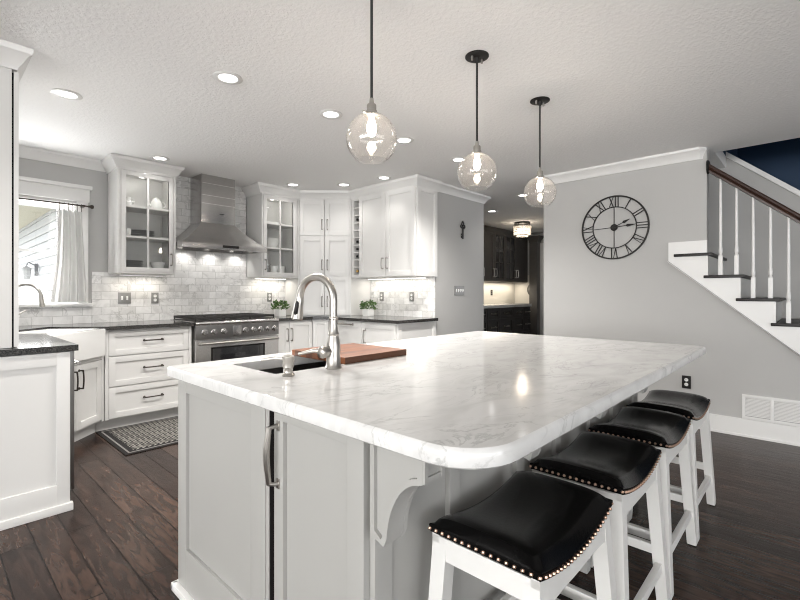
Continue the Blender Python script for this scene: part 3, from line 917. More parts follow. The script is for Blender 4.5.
# base run right of the range
t = thing('base_cabinet', 'white base cabinet with narrow and wide door right of the range', 'cabinet', (2.79, 4.53, 0))
carcass(t, .50, .58, 0, .886)
d = shaker(t, 'door', .005, .164, .108, .872, fr=.05); pull(d, .138, .72, .15, True, M_pewter)
d = shaker(t, 'door', .171, .495, .108, .872, fr=.05); pull(d, .196, .72, .15, True, M_pewter)
t = thing('corner_filler', 'narrow white angled panel in the base corner behind the faucet', 'cabinet', (3.29, 4.53, 0), -45)
b = MB(); b.box(.006, .220, 0.0, .012, .10, .886); b.box(.03, .196, .06, .08, 0, .12); b.box(.1, .13, .01, .07, .10, .12); b.build('body', M_white, t)
shaker(t, 'panel', .018, .208, .108, .872, fr=.045)
t = thing('dishwasher', 'white panelled dishwasher with one long top handle under the right counter', 'dishwasher', (3.45, 4.37, 0), -90)
b = MB(); b.box(0, .60, 0.001, .6, .10, .886); b.box(0, .60, .06, .6, 0, .10); b.build('body', M_white, t)
d = shaker(t, 'door', .003, .597, .108, .872, fr=.055)
pull(d, .30, .845, .30, False, M_pewter, r=.008, out=.03)
t = thing('base_cabinet', 'white base cabinet with panelled side closing the right counter by the grey wall', 'cabinet', (3.45, 3.77, 0), -90)
carcass(t, .53, .64, 0, .886)
d = shaker(t, 'door', .003, .527, .108, .872, fr=.055); pull(d, .06, .72, .15, True, M_pewter)
b = MB()
b.box(.531, .55, 0, .06, 0, .886, .0015); b.box(.531, .55, .59, .648, 0, .886, .0015); b.box(.531, .55, .059, .591, .825, .886, .0015); b.box(.531, .55, .059, .591, 0, .13, .0015); b.box(.530, .541, .055, .595, .12, .83)
b.build('end_panel', M_white, t)
b = MB()
slab(b, [(2.785, 4.47), (3.265, 4.47), (3.40, 4.335), (3.40, 3.19), (XA - .002, 3.19), (XA - .002, YB - .002), (2.785, YB - .002)], [], CT - .033, CT)
tag(b.build('countertop', M_granite, smooth=False), 'dark granite counter from the range around the pantry corner to the grey wall', 'countertop')

# wine rack column and two-door wall cabinet
t = thing('wine_rack', 'narrow white wine cubby column between the pantry and the two-door wall cabinet', 'wine rack', (3.74, 4.31, 1.40), -90)
ww = .165; hh = 2.405 - 1.40
b = MB()
b.box(0, .045, 0, .355, 0, hh, .001); b.box(ww - .018, ww, 0, .355, 0, hh, .001); b.box(.045, ww - .018, .34, .355, 0, hh); b.box(.045, ww - .018, 0, .35, 0, .04); b.box(.045, ww - .018, 0, .35, hh - .035, hh)
b.build('body', M_white, t)
nz_ = 10; cell = (hh - .075) / nz_
for k in range(1, nz_):
    z = .04 + cell * k
    MB().box(.045, ww - .018, .002, .34, z - .006, z + .006).build('shelf', M_white, t)
spots = {0: 'bottom', 2: 'third', 3: 'fourth', 4: 'fifth', 7: 'eighth'}
for k, word in spots.items():
    z = 1.40 + .04 + cell * k + .008
    bt = thing('wine_bottle', f'wine bottle lying neck out in the {word} wine cubby' + (' from the bottom' if k else ', gold foil'), 'bottle', (3.745, 4.31 - .096, z + .0365))
    K = Matrix.Rotation(R(90), 4, 'Y')
    b = MB(); b.lathe([(0, .27), (.036, .27), (.037, .12), (.034, .09), (.016, .06), (.014, .04)], n=14, M=K); b.build('body', M_bottle, bt)
    b = MB(); b.lathe([(.0145, .05), (.0155, .02), (.016, .008), (0, .006)], n=14, M=K); b.build('foil', M_foil if k == 0 else M_black, bt)
t = thing('wall_cabinet', 'white two-door wall cabinet beside the wine rack over the right counter', 'cabinet', (3.74, 4.145, 1.40), -90)
w2 = 4.145 - 3.22
b = MB(); b.box(0, w2, 0, .358, 0, hh, .001); b.build('body', M_white, t)
for (x0, x1, hx) in ((.005, w2 / 2 - .0035, w2 / 2 - .035), (w2 / 2 + .0035, w2 - .005, w2 / 2 + .035)):
    d = shaker(t, 'door', x0, x1, .004, hh - .004, fr=.06); pull(d, hx, .16, .13, True, M_pewter)
b = MB(); e0 = w2 + .001
b.box(e0, e0 + .018, 0, .06, 0, hh, .0015); b.box(e0, e0 + .018, .30, .358, 0, hh, .0015); b.box(e0, e0 + .018, .059, .301, hh - .06, hh, .0015); b.box(e0, e0 + .018, .059, .301, 0, .06, .0015); b.box(e0 - .0005, e0 + .009, .055, .305, .055, hh - .055)
b.build('end_panel', M_white, t)

# backsplash tile
b = MB()
yb0, yb1 = YB - .012, YB - .0005
b.box(XL + .01, 1.14, yb0, yb1, CT + .001, 1.085); b.box(1.141, 1.815, yb0, yb1, CT + .001, 1.415); b.box(1.815, 2.742, yb0, yb1, CT + .001, H - .001); b.box(2.742, 3.45, yb0, yb1, CT + .001, 1.41)
tag(b.build('tile_backsplash', M_tile, smooth=False), 'marble subway tile backsplash behind the range and hood', 'backsplash')
b = MB(); b.box(XA - .012, XA - .0005, 3.235, 4.45, CT + .001, 1.41)
tag(b.build('tile_backsplash', M_tiley, smooth=False), 'marble subway tile backsplash under the two-door wall cabinet', 'backsplash')

# under-cabinet lights
def strip(label, x0, x1, y0, y1, power, lens=M_strip):
    t = thing('cabinet_light', label, 'light', ((x0 + x1) / 2, (y0 + y1) / 2, 1.398))
    MB().box(x0, x1, y0, y1, 1.386, 1.3995, .002).build('housing', M_trim, t, world=True)
    MB().box(x0 + .005, x1 - .005, y0 + .005, y1 - .005, 1.3835, 1.3865).build('diffuser', lens, t, world=True)
    lamp('strip_lamp', (0, 0, -.02), t, power, 'AREA', (1, .93, .82), (x1 - x0, y1 - y0))
strip('slim under-cabinet light below the right glass-front cabinet', 2.80, 3.22, 4.98, 5.03, .85)
strip('slim under-cabinet light below the two-door wall cabinet', 3.97, 4.02, 3.30, 4.25, 1.25)

strip('slim under-cabinet light below the left glass-front cabinet', 1.34, 1.74, 4.98, 5.02, .9, emit('dim_light_strip', (1, .98, .95), .7))

# ------------------------------------------------------------------ wall plates
def wall_plate(label, loc, rz, gangs, kind, mat=M_plate, inner=None, h_=.115):
    t = thing('outlet' if kind == 'outlet' else 'light_switch', label, 'outlet' if kind == 'outlet' else 'switch', loc, rz)
    wd = .07 + .046 * (gangs - 1)
    b = MB(); b.box(-wd / 2, wd / 2, -.007, 0, -h_ / 2, h_ / 2, .003); b.build('plate', mat, t)
    for g in range(gangs):
        gx = (g - (gangs - 1) / 2) * .046
        if kind == 'outlet':
            for dz in (-.021, .021):
                b = MB(); b.lathe([(0, 0), (.0155, 0), (.0155, .003), (0, .003)], n=16, M=Matrix.Translation((gx, -.006, dz)) @ Matrix.Rotation(R(90), 4, 'X')); s_ = b.build('socket', inner or M_platew, t)
                b = MB(); b.box(gx - .006, gx - .004, -.0098, -.008, dz - .002, dz + .006); b.box(gx + .004, gx + .006, -.0098, -.008, dz - .002, dz + .006); b.build('slot', M_black, s_)
        else:
            b = MB(); b.box(gx - .006, gx + .006, -.016, -.006, -.006, .016, .002); b.box(gx - .009, gx + .009, -.009, -.006, -.02, .02, .001); b.build('toggle', inner or M_platew, t)
    return t
yt = YB - .0125
wall_plate('pewter double switch plate on the tile nearest the window', (1.418, yt, 1.159), 0, 2, 'switch')
wall_plate('pewter single outlet plate on the tile below the left glass-front cabinet', (1.703, yt, 1.157), 0, 1, 'outlet')
wall_plate('pewter outlet plate on the tile behind the plant by the range', (3.06, yt, 1.158), 0, 1, 'outlet')
wall_plate('pewter outlet on right tile nearer the plant', (XA - .0125, 4.106, 1.165), -90, 1, 'outlet')
wall_plate('pewter outlet on right tile nearer the grey key wall', (XA - .0125, 3.588, 1.165), -90, 1, 'outlet')
wall_plate('pewter four-toggle switch plate on the grey wall under the key ornament', (4.585, YK - .0005, 1.24), 0, 4, 'switch', h_=.12)
wall_plate('dark bronze outlet low on the clock wall behind the farthest stool', (XC - .0005, .843, .402), -90, 1, 'outlet', M_black, M_platew)

# key ornament
t = thing('key_ornament', 'black metal key hanging on the narrow grey wall', 'wall ornament', (4.647, YK - .006, 2.0))
b = MB()
b.tube([(0, -.006, -.11), (0, -.006, .02)], .011, 8); b.box(-.035, .0, -.012, 0, -.10, -.075, .003); b.box(-.03, .0, -.012, 0, -.065, -.045, .003)
b.build('shaft', M_black, t)
b = MB()
for (cx, cz, rr) in ((-.026, .045, .020), (.026, .045, .020), (0, .078, .022), (0, .035, .016)):
    b.tube([(cx + rr * math.cos(a), -.006, cz + rr * math.sin(a)) for a in [2 * PI * k / 16 for k in range(16)]], .007, 6, closed=True)
b.sphere((0, -.006, .108), .010, 8); b.box(-.02, .02, -.012, 0, .012, .024, .003)
b.build('bow', M_black, t)

# ------------------------------------------------------------------ plants
def plant(label, loc, seed):
    rnd = random.Random(seed)
    t = thing('potted_plant', label, 'plant', loc)
    b = MB(); b.box(-.05, .05, -.05, .05, 0, .085, .008); b.build('pot', M_soil, t)
    b = MB()
    for k in range(230):
        a = rnd.uniform(0, 2 * PI); el = rnd.uniform(-.15, 1.0); rr = rnd.uniform(.55, 1.0)
        d = Vector((math.cos(a) * math.cos(el), math.sin(a) * math.cos(el), math.sin(el)))
        p = Vector((0, 0, .10)) + Vector((d.x * .105, d.y * .105, d.z * .105)) * rr
        u = (d + Vector((rnd.uniform(-.6, .6), rnd.uniform(-.6, .6), rnd.uniform(-.1, .7)))).normalized()
        s_ = u.cross(Vector((rnd.uniform(-1, 1), rnd.uniform(-1, 1), rnd.uniform(-1, 1)))).normalized()
        l_ = rnd.uniform(.022, .036); wd = l_ * .36
        nrm = u.cross(s_) * .004
        vs = [b.bm.verts.new(q) for q in (p, p + u * l_ * .5 + s_ * wd + nrm, p + u * l_, p + u * l_ * .5 - s_ * wd + nrm)]
        b.bm.faces.new(vs)
    b.build('foliage', M_leaf, t)
    b = MB()
    for k in range(14):
        a = rnd.uniform(0, 2 * PI); q = Vector((math.cos(a) * .07, math.sin(a) * .07, rnd.uniform(.12, .18)))
        b.tube([(q.x * .2, q.y * .2, .08), tuple(q)], .0018, 4)
    b.build('stems', M_leaf, t)
    return t
plant('green potted plant on the dark counter right of the range', (3.06, 4.86, CT), 3)
plant('green potted plant on the right dark counter below the wine rack', (3.84, 4.10, CT), 8)

# ------------------------------------------------------------------ curtain
t = thing('curtain_rod', 'dark iron rod with knob end over the kitchen window', 'curtain rod', (.6, 5.04, 2.03))
b = MB(); b.tube([(.09, 5.04, 2.03), (1.10, 5.04, 2.03)], .007, 10); b.build('rod', M_bronze, t, world=True)
b = MB(); b.lathe([(0, 0), (.011, 0), (.011, .012), (.017, .02), (.02, .03), (.014, .042), (0, .045)], n=14, M=Matrix.Translation((1.095, 5.04, 2.03)) @ Matrix.Rotation(R(90), 4, 'Y')); b.build('finial', M_bronze, t, world=True)
b = MB(); b.box(1.045, 1.07, 5.03, YB - .02, 2.022, 2.038, .002); b.build('bracket', M_bronze, t, world=True)
t = thing('curtain', 'white linen curtain gathered at the right side of the kitchen window', 'curtain', (.95, 5.04, 2.0))
b = MB()
nx, nz = 60, 16
gr = []
for j in range(nz + 1):
    v = j / nz
    row = []
    for i in range(nx + 1):
        u = i / nx
        xl = .865 - .035 * v * v - .04 * max(0, v - .55); xr = 1.045 + .05 * v
        x = xl + (xr - xl) * u
        y = 5.04 + (.022 + .016 * v) * math.sin(u * 2 * PI * 4.2 + .5 * v) + .006 * math.sin(u * 31 + v * 3)
        z = 1.975 + .012 * math.cos(u * 2 * PI * 4) * (1 - v) ** 4 - v * (1.975 - 1.125)
        row.append(Vector((x, y, z)))
    gr.append(row)
fr = [[b.bm.verts.new(p) for p in r_] for r_ in gr]
bk = [[b.bm.verts.new(p + Vector((0, .003, 0))) for p in r_] for r_ in gr]
for j in range(nz):
    for i in range(nx):
        b.bm.faces.new((fr[j][i], fr[j][i + 1], fr[j + 1][i + 1], fr[j + 1][i])); b.bm.faces.new((bk[j][i], bk[j + 1][i], bk[j + 1][i + 1], bk[j][i + 1]))
for j in range(nz):
    b.bm.faces.new((fr[j][0], fr[j + 1][0], bk[j + 1][0], bk[j][0])); b.bm.faces.new((fr[j][nx], bk[j][nx], bk[j + 1][nx], fr[j + 1][nx]))
for i in range(nx):
    b.bm.faces.new((fr[0][i], bk[0][i], bk[0][i + 1], fr[0][i + 1])); b.bm.faces.new((fr[nz][i], fr[nz][i + 1], bk[nz][i + 1], bk[nz][i]))
b.build('cloth', M_fabric, t, world=True)
b = MB()
for j in range(0, 40):
    v = j / 39; jj = min(nz - 1, int(v * nz)); f_ = v * nz - jj
    p = gr[jj][0].lerp(gr[jj + 1][0], f_)
    b.sphere((p.x - .008, p.y, p.z), .0075, 6)
b.build('pompom_trim', M_fabric, t, world=True)
for k in range(6):
    b = MB(); x = .875 + k * .033
    b.tube([(x, 5.04 + .013 * math.sin(a), 2.028 + .013 * math.cos(a)) for a in [2 * PI * q / 14 for q in range(14)]], .0022, 6, closed=True)
    b.tube([(x, 5.04, 2.014), (x, 5.04, 1.97)], .003, 6)
    b.build('ring', M_bronze, t, world=True)

# ------------------------------------------------------------------ rug
t = thing('runner_rug', 'black and cream chevron runner rug before the drawers and range', 'rug', (1.95, 4.15, 0))
X0, X1, Y0, Y1 = 1.045, 2.95, 3.745, 4.56
MB().box(X0, X1, Y0, Y1, 0.0005, .007, .002).build('binding', M_rugblack, t, world=True)
b = MB(); k = .028
b.box(X0 + k, X1 - k, Y0 + k, Y0 + k + .012, .006, .0085); b.box(X0 + k, X1 - k, Y1 - k - .012, Y1 - k, .006, .0085); b.box(X0 + k, X0 + k + .012, Y0 + k, Y1 - k, .006, .0085); b.box(X1 - k - .012, X1 - k, Y0 + k, Y1 - k, .006, .0085)
b.build('stripe', M_rugline, t, world=True)
MB().box(X0 + .075, X1 - .075, Y0 + .075, Y1 - .075, .006, .009).build('field', M_rug, t, world=True)

# ------------------------------------------------------------------ island
IX0, IX1, IY0, IY1 = .72, 2.93, .785, 1.90
t = thing('kitchen_island', 'grey panelled island cabinet with corbels under the white marble top', 'island', (IX0, IY0, 0))
ZB = IT - .041
b = MB()
b.box(IX0 + .07, IX0 + .42, IY0 + .02, IY1 - .02, .05, .60); b.box(IX0 + .07, IX1 - .02, IY0 + .02, 1.30, .05, ZB - .002); b.box(1.60, IX1 - .02, 1.30, IY1 - .02, .05, ZB - .002); b.box(IX0 + .03, .85, 1.23, IY1 - .02, .05, ZB - .002); b.box(.84, 1.62, 1.82, IY1 - .02, .05, ZB - .002); b.box(.84, 1.62, 1.28, 1.83, .05, .60)
b.box(IX0 + .05, IX1 - .05, IY0 + .05, IY1 - .05, 0, .05)
b.build('body', M_island, t, world=True)
def end_frame(y0, y1, z0, z1, st0, st1, top, bot, x=IX0, th=.02):
    b = MB()
    b.box(x, x + th, y0, y0 + st0, z0, z1, .0018); b.box(x, x + th, y1 - st1, y1, z0, z1, .0018); b.box(x, x + th, y0 + st0 - .001, y1 - st1 + .001, z1 - top, z1, .0018); b.box(x, x + th, y0 + st0 - .001, y1 - st1 + .001, z0, z0 + bot, .0018)
    b.box(x + .013, x + th - .001, y0 + st0 - .003, y1 - st1 + .003, z0 + bot - .003, z1 - top + .003)
    return b
end_frame(1.229, IY1, .0, ZB, .085, .078, ZB - .814, .192).build('end_panel', M_island, t, world=True)
b = MB(); b.box(IX0 + .003, IX0 + .06, 1.212, 1.2285, 0, ZB, .001); b.build('panel_edge', M_island, t, world=True)
dr = end_frame(.785, 1.178, .03, ZB, .06, .048, ZB - .835, .16).build('door', M_island, t, world=True)
b = MB()
hx = IX0 - .030
zt, zl_ = .820, .650
b.tube([(IX0, 1.155, zt), (IX0 - .012, 1.155, zt), (hx, 1.163, zt - .004)], [.008, .006, .006], 8)
b.tube([(IX0, 1.155, zl_), (IX0 - .012, 1.155, zl_), (hx, 1.163, zl_ + .004)], [.008, .006, .006], 8)
b.tube([(hx + .004 - .008 * math.sin(PI * k / 10), 1.163, zl_ + .002 + (zt - zl_ - .004) * k / 10) for k in range(11)], [.0075 + .002 * math.sin(PI * k / 10) for k in range(11)], 10)
for zz in (zt, zl_): b.box(IX0 - .004, IX0 + .001, 1.147, 1.163, zz - .014, zz + .014, .001)
b.build('handle', M_nickel, dr, world=True)
b = MB(); b.box(IX0 + .006, IX0 + .065, 1.182, 1.2115, .03, ZB - .002); b.build('appliance_gap_shade', M_gap, t, world=True)  # solid black slab imitating the shade in the gap beside the door
b = MB(); b.box(IX0 - .022, IX0 + .01, 1.215, IY1 + .022, 0, .032, .009); b.box(IX0 - .022, IX1, IY1 - .005, IY1 + .022, 0, .032, .009); b.build('base_molding', M_trim, t, world=True)
b = MB(); b.box(IX0 + .021, IX1, IY1 - .02, IY1 - .0005, .03, ZB, .001); b.build('back_panel', M_island, t, world=True)
b = MB(); b.box(IX1 - .0195, IX1, IY0 + .0005, IY1 - .021, .03, ZB, .001); b.build('side_panel', M_island, t, world=True)
# seating side: flat boards with battens
b = MB(); b.box(IX0 + .02, IX1 - .02, IY0, IY0 + .02, .0, ZB); b.build('seating_panel', M_island, t, world=True)
b = MB()
for x, wd in ((.7405, .06), (1.04, .05), (1.435, .08), (1.76, .05), (2.135, .08), (2.46, .05), (2.835, .08)):
    b.box(x, x + wd, IY0 - .018, IY0, .0, ZB, .002)
b.box(.7408, IX1 - .001, IY0 - .0165, IY0 - .0005, ZB - .05, ZB - .0006); b.box(.7408, IX1 - .001, IY0 - .0165, IY0 - .0005, .0007, .12)
b.build('batten', M_island, t, world=True)
def corbel_poly(e=0.0):
    y_f = .605
    p = [(IY0 - .0185 - e, ZB - .003 - e), (y_f + e, ZB - .003 - e), (y_f + e, .803 + e)]
    n = 14
    cy, cz, ry, rz = .605, .628, .108, .172
    for k in range(1, n):
        a = PI / 2 * (1 - k / n)
        p.append((max(cy + (ry + e) * math.cos(a), y_f + e + .001 * k), max(cz + (rz + e) * math.sin(a), .628 + e)))
    p += [(.722 + e * .6, .628 + e), (IY0 - .0185 - e, .642 + e)]
    return p
def corbel(x0, tall):
    x1 = x0 + .07
    b = MB()
    o_, i_ = corbel_poly(0), corbel_poly(.014)
    b.prism(corbel_poly(.0005), 'x', x0 + .010, x1 - .010)
    for (a, c_) in ((x0, x0 + .0125), (x1 - .0125, x1)):
        A = [Vector((a, *p)) for p in o_]; B = [Vector((a, *p)) for p in i_]; C = [Vector((c_, *p)) for p in i_]; D = [Vector((c_, *p)) for p in o_]
        b.rings([A, B, C, D, A], cap0=False, cap1=False)
    # front recess frame
    b.box(x0 + .0005, x0 + .012, .599, .607, .805, ZB - .004); b.box(x1 - .012, x1 - .0005, .599, .607, .805, ZB - .004); b.box(x0 + .0115, x1 - .0115, .600, .6065, .806, .817); b.box(x0 + .0115, x1 - .0115, .600, .6065, ZB - .014, ZB - .005)
    return b.build('corbel', M_island, t, world=True)
for x0 in (.7235, 1.44, 2.14, 2.84): corbel(x0, True)

# marble top with sink cut-out
CX0, CX1, CY0, CY1 = .675, 2.975, .428, 1.92
SX0, SX1, SY0, SY1 = .882, 1.52, 1.435, 1.765
def rrect(x0, x1, y0, y1, rad, ins=0.0, n=8):
    p = []
    for (cx, cy, a0, r_) in ((x1 - rad[0], y1 - rad[0], 0, rad[0]), (x0 + rad[1], y1 - rad[1], 90, rad[1]), (x0 + rad[2], y0 + rad[2], 180, rad[2]), (x1 - rad[3], y0 + rad[3], 270, rad[3])):
        for k in range(n + 1):
            a = R(a0 + 90 * k / n); q = max(.002, r_ - ins)
            p.append((cx + q * math.cos(a), cy + q * math.sin(a)))
    return p
b = MB()
rad = (.03, .03, .13, .06)
prof = [(.006, IT - .040), (.001, IT - .036), (0, IT - .030), (0, IT - .010), (.003, IT - .004), (.009, IT)]
loops = []
for ins, z in prof:
    loops.append([b.bm.verts.new((x, y, z)) for x, y in rrect(CX0, CX1, CY0, CY1, rad, ins)])
n = len(loops[0])
for A, B in zip(loops, loops[1:]):
    for k in range(n): b.bm.faces.new((A[k], A[(k + 1) % n], B[(k + 1) % n], B[k]))
hole = rrect(SX0, SX1, SY0, SY1, (.015, .015, .015, .015), 0, 4)
hl = []
for lp, z in ((loops[0], IT - .040), (loops[-1], IT)):
    hv = [b.bm.verts.new((x, y, z)) for x, y in hole]
    es = [b.bm.edges.get((lp[k], lp[(k + 1) % n])) for k in range(n)] + [b.bm.edges.new((hv[k], hv[(k + 1) % len(hv)])) for k in range(len(hv))]
    bmesh.ops.triangle_fill(b.bm, use_beauty=True, use_dissolve=False, edges=es)
    hl.append(hv)
for k in range(len(hole)):
    k2 = (k + 1) % len(hole); b.bm.faces.new((hl[0][k], hl[0][k2], hl[1][k2], hl[1][k]))
o = b.build('island_countertop', M_marble)
for p in o.data.polygons:
    if abs(p.normal.z) > .999: p.use_smooth = False
tag(o, 'white marble island top with rounded corner and sink cut-out', 'countertop')

b = MB()
e = .003
A = rrect(SX0 - e, SX1 + e, SY0 - e, SY1 + e, (.02,) * 4, 0, 4)
Bp = rrect(SX0 + .02, SX1 - .02, SY0 + .02, SY1 - .02, (.03,) * 4, 0, 4)
A2 = rrect(SX0 - .02, SX1 + .02, SY0 - .02, SY1 + .02, (.02,) * 4, 0, 4)
b.rings([[Vector((x, y, .640)) for x, y in A2], [Vector((x, y, IT - .0415)) for x, y in A2], [Vector((x, y, IT - .0415)) for x, y in A], [Vector((x, y, .70)) for x, y in A], [Vector((x, y, .66)) for x, y in Bp]])
o = b.build('undermount_sink', M_steeld, loc=((SX0 + SX1) / 2, (SY0 + SY1) / 2, .64)); tag(o, 'dark steel sink set under the island top beside the cutting board', 'sink')

# cutting board
b = MB(); b.box(0, .38, 0, .385, 0, .028, .003)
o = b.build('cutting_board', M_board); o.location = (1.195, 1.415, IT + .0008); tag(o, 'reddish wooden cutting board lying across the island sink', 'cutting board')

# island faucet
t = thing('island_faucet', 'tall brushed nickel gooseneck faucet on the marble island', 'faucet', (1.106, 1.380, IT))
b = MB(); b.lathe([(0, 0), (.031, 0), (.033, .004), (.031, .010), (.0285, .014), (.027, .05), (.0275, .085), (.0245, .11), (.021, .125), (.0205, .13), (.022, .134), (.0205, .138), (.0175, .15), (.0155, .175), (.0155, .19), (.018, .193), (.018, .199), (.0145, .203), (0, .203)], n=26); b.build('body', M_nickel, t)
ds = Vector((-.17, .985, 0)).normalized()
Rr = .092
pts = [Vector((0, 0, .20)), Vector((0, 0, .245))]
for k in range(17):
    a = PI * .97 * k / 16
    pts.append(Vector((0, 0, .268)) + ds * (Rr - Rr * math.cos(a)) + Vector((0, 0, Rr * math.sin(a))))
b = MB(); b.tube(pts, .0152, 14); b.build('spout', M_nickel, t)
e = pts[-1]; dd = (pts[-1] - pts[-2]).normalized()
b = MB(); q = [e - dd * .005, e + dd * .008, e + dd * .012, e + dd * .035, e + dd * .068, e + dd * .088, e + dd * .094]
b.tube(q, [.0162, .0162, .0178, .0182, .0225, .0245, .021], 18); sh = b.build('spray_head', M_nickel, t)
b = MB(); mid = e + dd * .045 + Vector((-.85, -.5, 0)).normalized() * .0185
b.tube([mid - dd * .03, mid - dd * .02, mid + dd * .02, mid + dd * .03], [.004, .008, .009, .004], 10); b.build('button', M_black, sh)
hd = Vector((-.80, .0, 0)).normalized()
hub = Vector((-.052, 0.0, .068))
b = MB(); b.tube([Vector((-.02, 0, .068)), hub + Vector((.012, 0, 0)), hub, hub + Vector((-.012, 0, 0)), hub + Vector((-.018, 0, 0))], [.017, .022, .025, .021, .011], 16); hb = b.build('handle_hub', M_nickel, t)
lv = Vector((-.62, .78, .02)).normalized()
b = MB(); b.tube([hub + Vector((-.004, .004, .006)), hub + lv * .04 + Vector((0, 0, .004)), hub + lv * .095 + Vector((0, 0, -.010))], [.010, .0085, .0055], 12); b.build('lever', M_nickel, hb)

t = thing('soap_dispenser', 'brushed nickel soap pump on the marble island left of the tall faucet', 'soap dispenser', (.895, 1.372, IT))
b = MB(); b.lathe([(0, 0), (.022, 0), (.023, .004), (.020, .008), (.0165, .012), (.016, .026), (.018, .03), (.0195, .032), (.0195, .055), (.021, .058), (.021, .07), (.017, .073), (0, .073)], n=22); b.build('body', M_nickel, t)
b = MB(); b.tube([(0, 0, .062), (-.03, .035, .064), (-.062, .075, .056)], [.008, .007, .005], 10); b.build('spout', M_nickel, t)

# ------------------------------------------------------------------ bar stools
def stool(label, loc):
    t = thing('bar_stool', label, 'stool', loc, 0, 'saddle bar stools along the island')
    wx, dy = .462, .305
    zb = lambda x: .548 + .036 * (2 * x / wx) ** 2
    # leather pad
    b = MB(); nx, ny = 28, 20
    top = []
    for i in range(nx + 1):
        row = []
        for j in range(ny + 1):
            u = -1 + 2 * i / nx; v = -1 + 2 * j / ny
            x = u * wx / 2; y = v * dy / 2
            fl = (1 - abs(u) ** 7) ** .5 * (1 - abs(v) ** 4.5) ** .5
            z = zb(x) + .022 + .036 * fl + .006 * (1 - v * v) * u * u
            row.append(b.bm.verts.new((x, y, z)))
        top.append(row)
    for i in range(nx):
        for j in range(ny): b.bm.faces.new((top[i][j], top[i + 1][j], top[i + 1][j + 1], top[i][j + 1]))
    per = [top[i][0] for i in range(nx)] + [top[nx][j] for j in range(ny)] + [top[nx - i][ny] for i in range(nx)] + [top[0][ny - j] for j in range(ny)]
    prev = per
    for dz, ex in ((.020, .003), (.010, .003), (.0, .0)):
        cur = []
        for v in per:
            x, y = v.co.x, v.co.y
            cur.append(b.bm.verts.new((x + ex * (1 if x > wx / 2 - .001 else -1 if x < -wx / 2 + .001 else 0), y + ex * (1 if y > dy / 2 - .001 else -1 if y < -dy / 2 + .001 else 0), zb(x) + dz)))
        for k in range(len(per)):
            k2 = (k + 1) % len(per); b.bm.faces.new((prev[k], prev[k2], cur[k2], cur[k]))
        prev = cur
    b.bm.faces.new(prev)
    seat = b.build('seat', M_leather, t)
    b = MB()
    def nail(x, y): b.sphere((x, y, zb(x) + .009), .0052, 8)
    k = 0
    nn = 15
    for s_ in (-1, 1):
        for k in range(nn + 1): nail(s_ * (wx / 2 + .003), -dy / 2 + dy * k / nn)
        for k in range(1, 23): nail(-wx / 2 + wx * k / 23, s_ * (dy / 2 + .003))
    nt = b.build('nailhead_trim', M_nail, seat); nt['label'] = 'bronze nailheads along the seat edge'
    # curved aprons
    b = MB(); ix, iy = wx / 2 - .004, dy / 2 - .003
    for s_ in (-1, 1):
        y0, y1 = sorted((s_ * iy, s_ * (iy - .022)))
        n = 20
        up = [(-ix + 2 * ix * k / n, zb(-ix + 2 * ix * k / n) - .001) for k in range(n + 1)]
        dn = [(ix - 2 * ix * k / n, zb(ix - 2 * ix * k / n) - .044 - .045 * abs(1 - 2 * k / n) ** 2.6) for k in range(n + 1)]
        b.prism(up + dn, 'y', y0, y1)
        x0, x1 = sorted((s_ * ix, s_ * (ix - .022)))
        b.box(x0, x1, -iy + .0, iy, zb(ix) - .062, zb(ix) - .004)
    b.box(-ix + .02, ix - .02, -iy + .02, iy - .02, .515, .545)
    b.build('apron', M_stoolw, t)
    feet = {}
    for sx in (-1, 1):
        for sy in (-1, 1):
            b = MB()
            h0 = .021
            def sq(cx, cy, z, h_): return [Vector((cx + a * h_, cy + c_ * h_, z)) for a, c_ in ((-1, -1), (1, -1), (1, 1), (-1, 1))]
            tx, ty = sx * (wx / 2 - .027), sy * (dy / 2 - .026)
            fx, fy = sx * (wx / 2 + .022), sy * (dy / 2 + (.006 if sy < 0 else -.008))
            b.rings([sq(fx, fy, .004, .0185), sq(fx, fy, .012, .0195), sq(fx + (tx - fx) * .5, fy + (ty - fy) * .5, .29, h0), sq(tx, ty, zb(tx) - .004, h0 + .001)])
            b.build('leg', M_stoolw, t)
            b = MB(); b.lathe([(0, 0), (.012, 0), (.014, .005), (0, .005)], (fx, fy, 0), 10); b.build('glide', M_black, [o for o in t.children if o.name.startswith('leg')][-1])
            feet[(sx, sy)] = lambda z, tx=tx, ty=ty, fx=fx, fy=fy: (fx + (tx - fx) * z / .57, fy + (ty - fy) * z / .57)
    for sy in (-1, 1):
        zz = .155 if sy < 0 else .215
        a, c_ = feet[(-1, sy)](zz), feet[(1, sy)](zz)
        b = MB(); b.box(a[0], c_[0], a[1] - .011, a[1] + .011, zz - .018, zz + .018, .003); b.build('stretcher', M_stoolw, t)
    for sx in (-1, 1):
        zz = .215
        a, c_ = feet[(sx, -1)](zz), feet[(sx, 1)](zz)
        b = MB(); b.box(a[0] - .011, a[0] + .011, a[1], c_[1], zz - .018, zz + .018, .003); b.build('stretcher', M_stoolw, t)
    return t
sx0 = (.915, 1.483, 2.05, 2.60)
labs = ('nearest black leather bar stool, cut off by the bottom of the picture', 'second nearest black leather bar stool along the marble island',
        'third black leather bar stool from the viewer, next to the farthest', 'farthest black leather bar stool, nearest the grey clock wall')
st0 = stool(labs[0], (sx0[0] + .231, .585, 0))
for k in (1, 2, 3):
    s_ = copy_tree(st0); s_.location = (sx0[k] + .231, .585, 0); s_['label'] = labs[k]

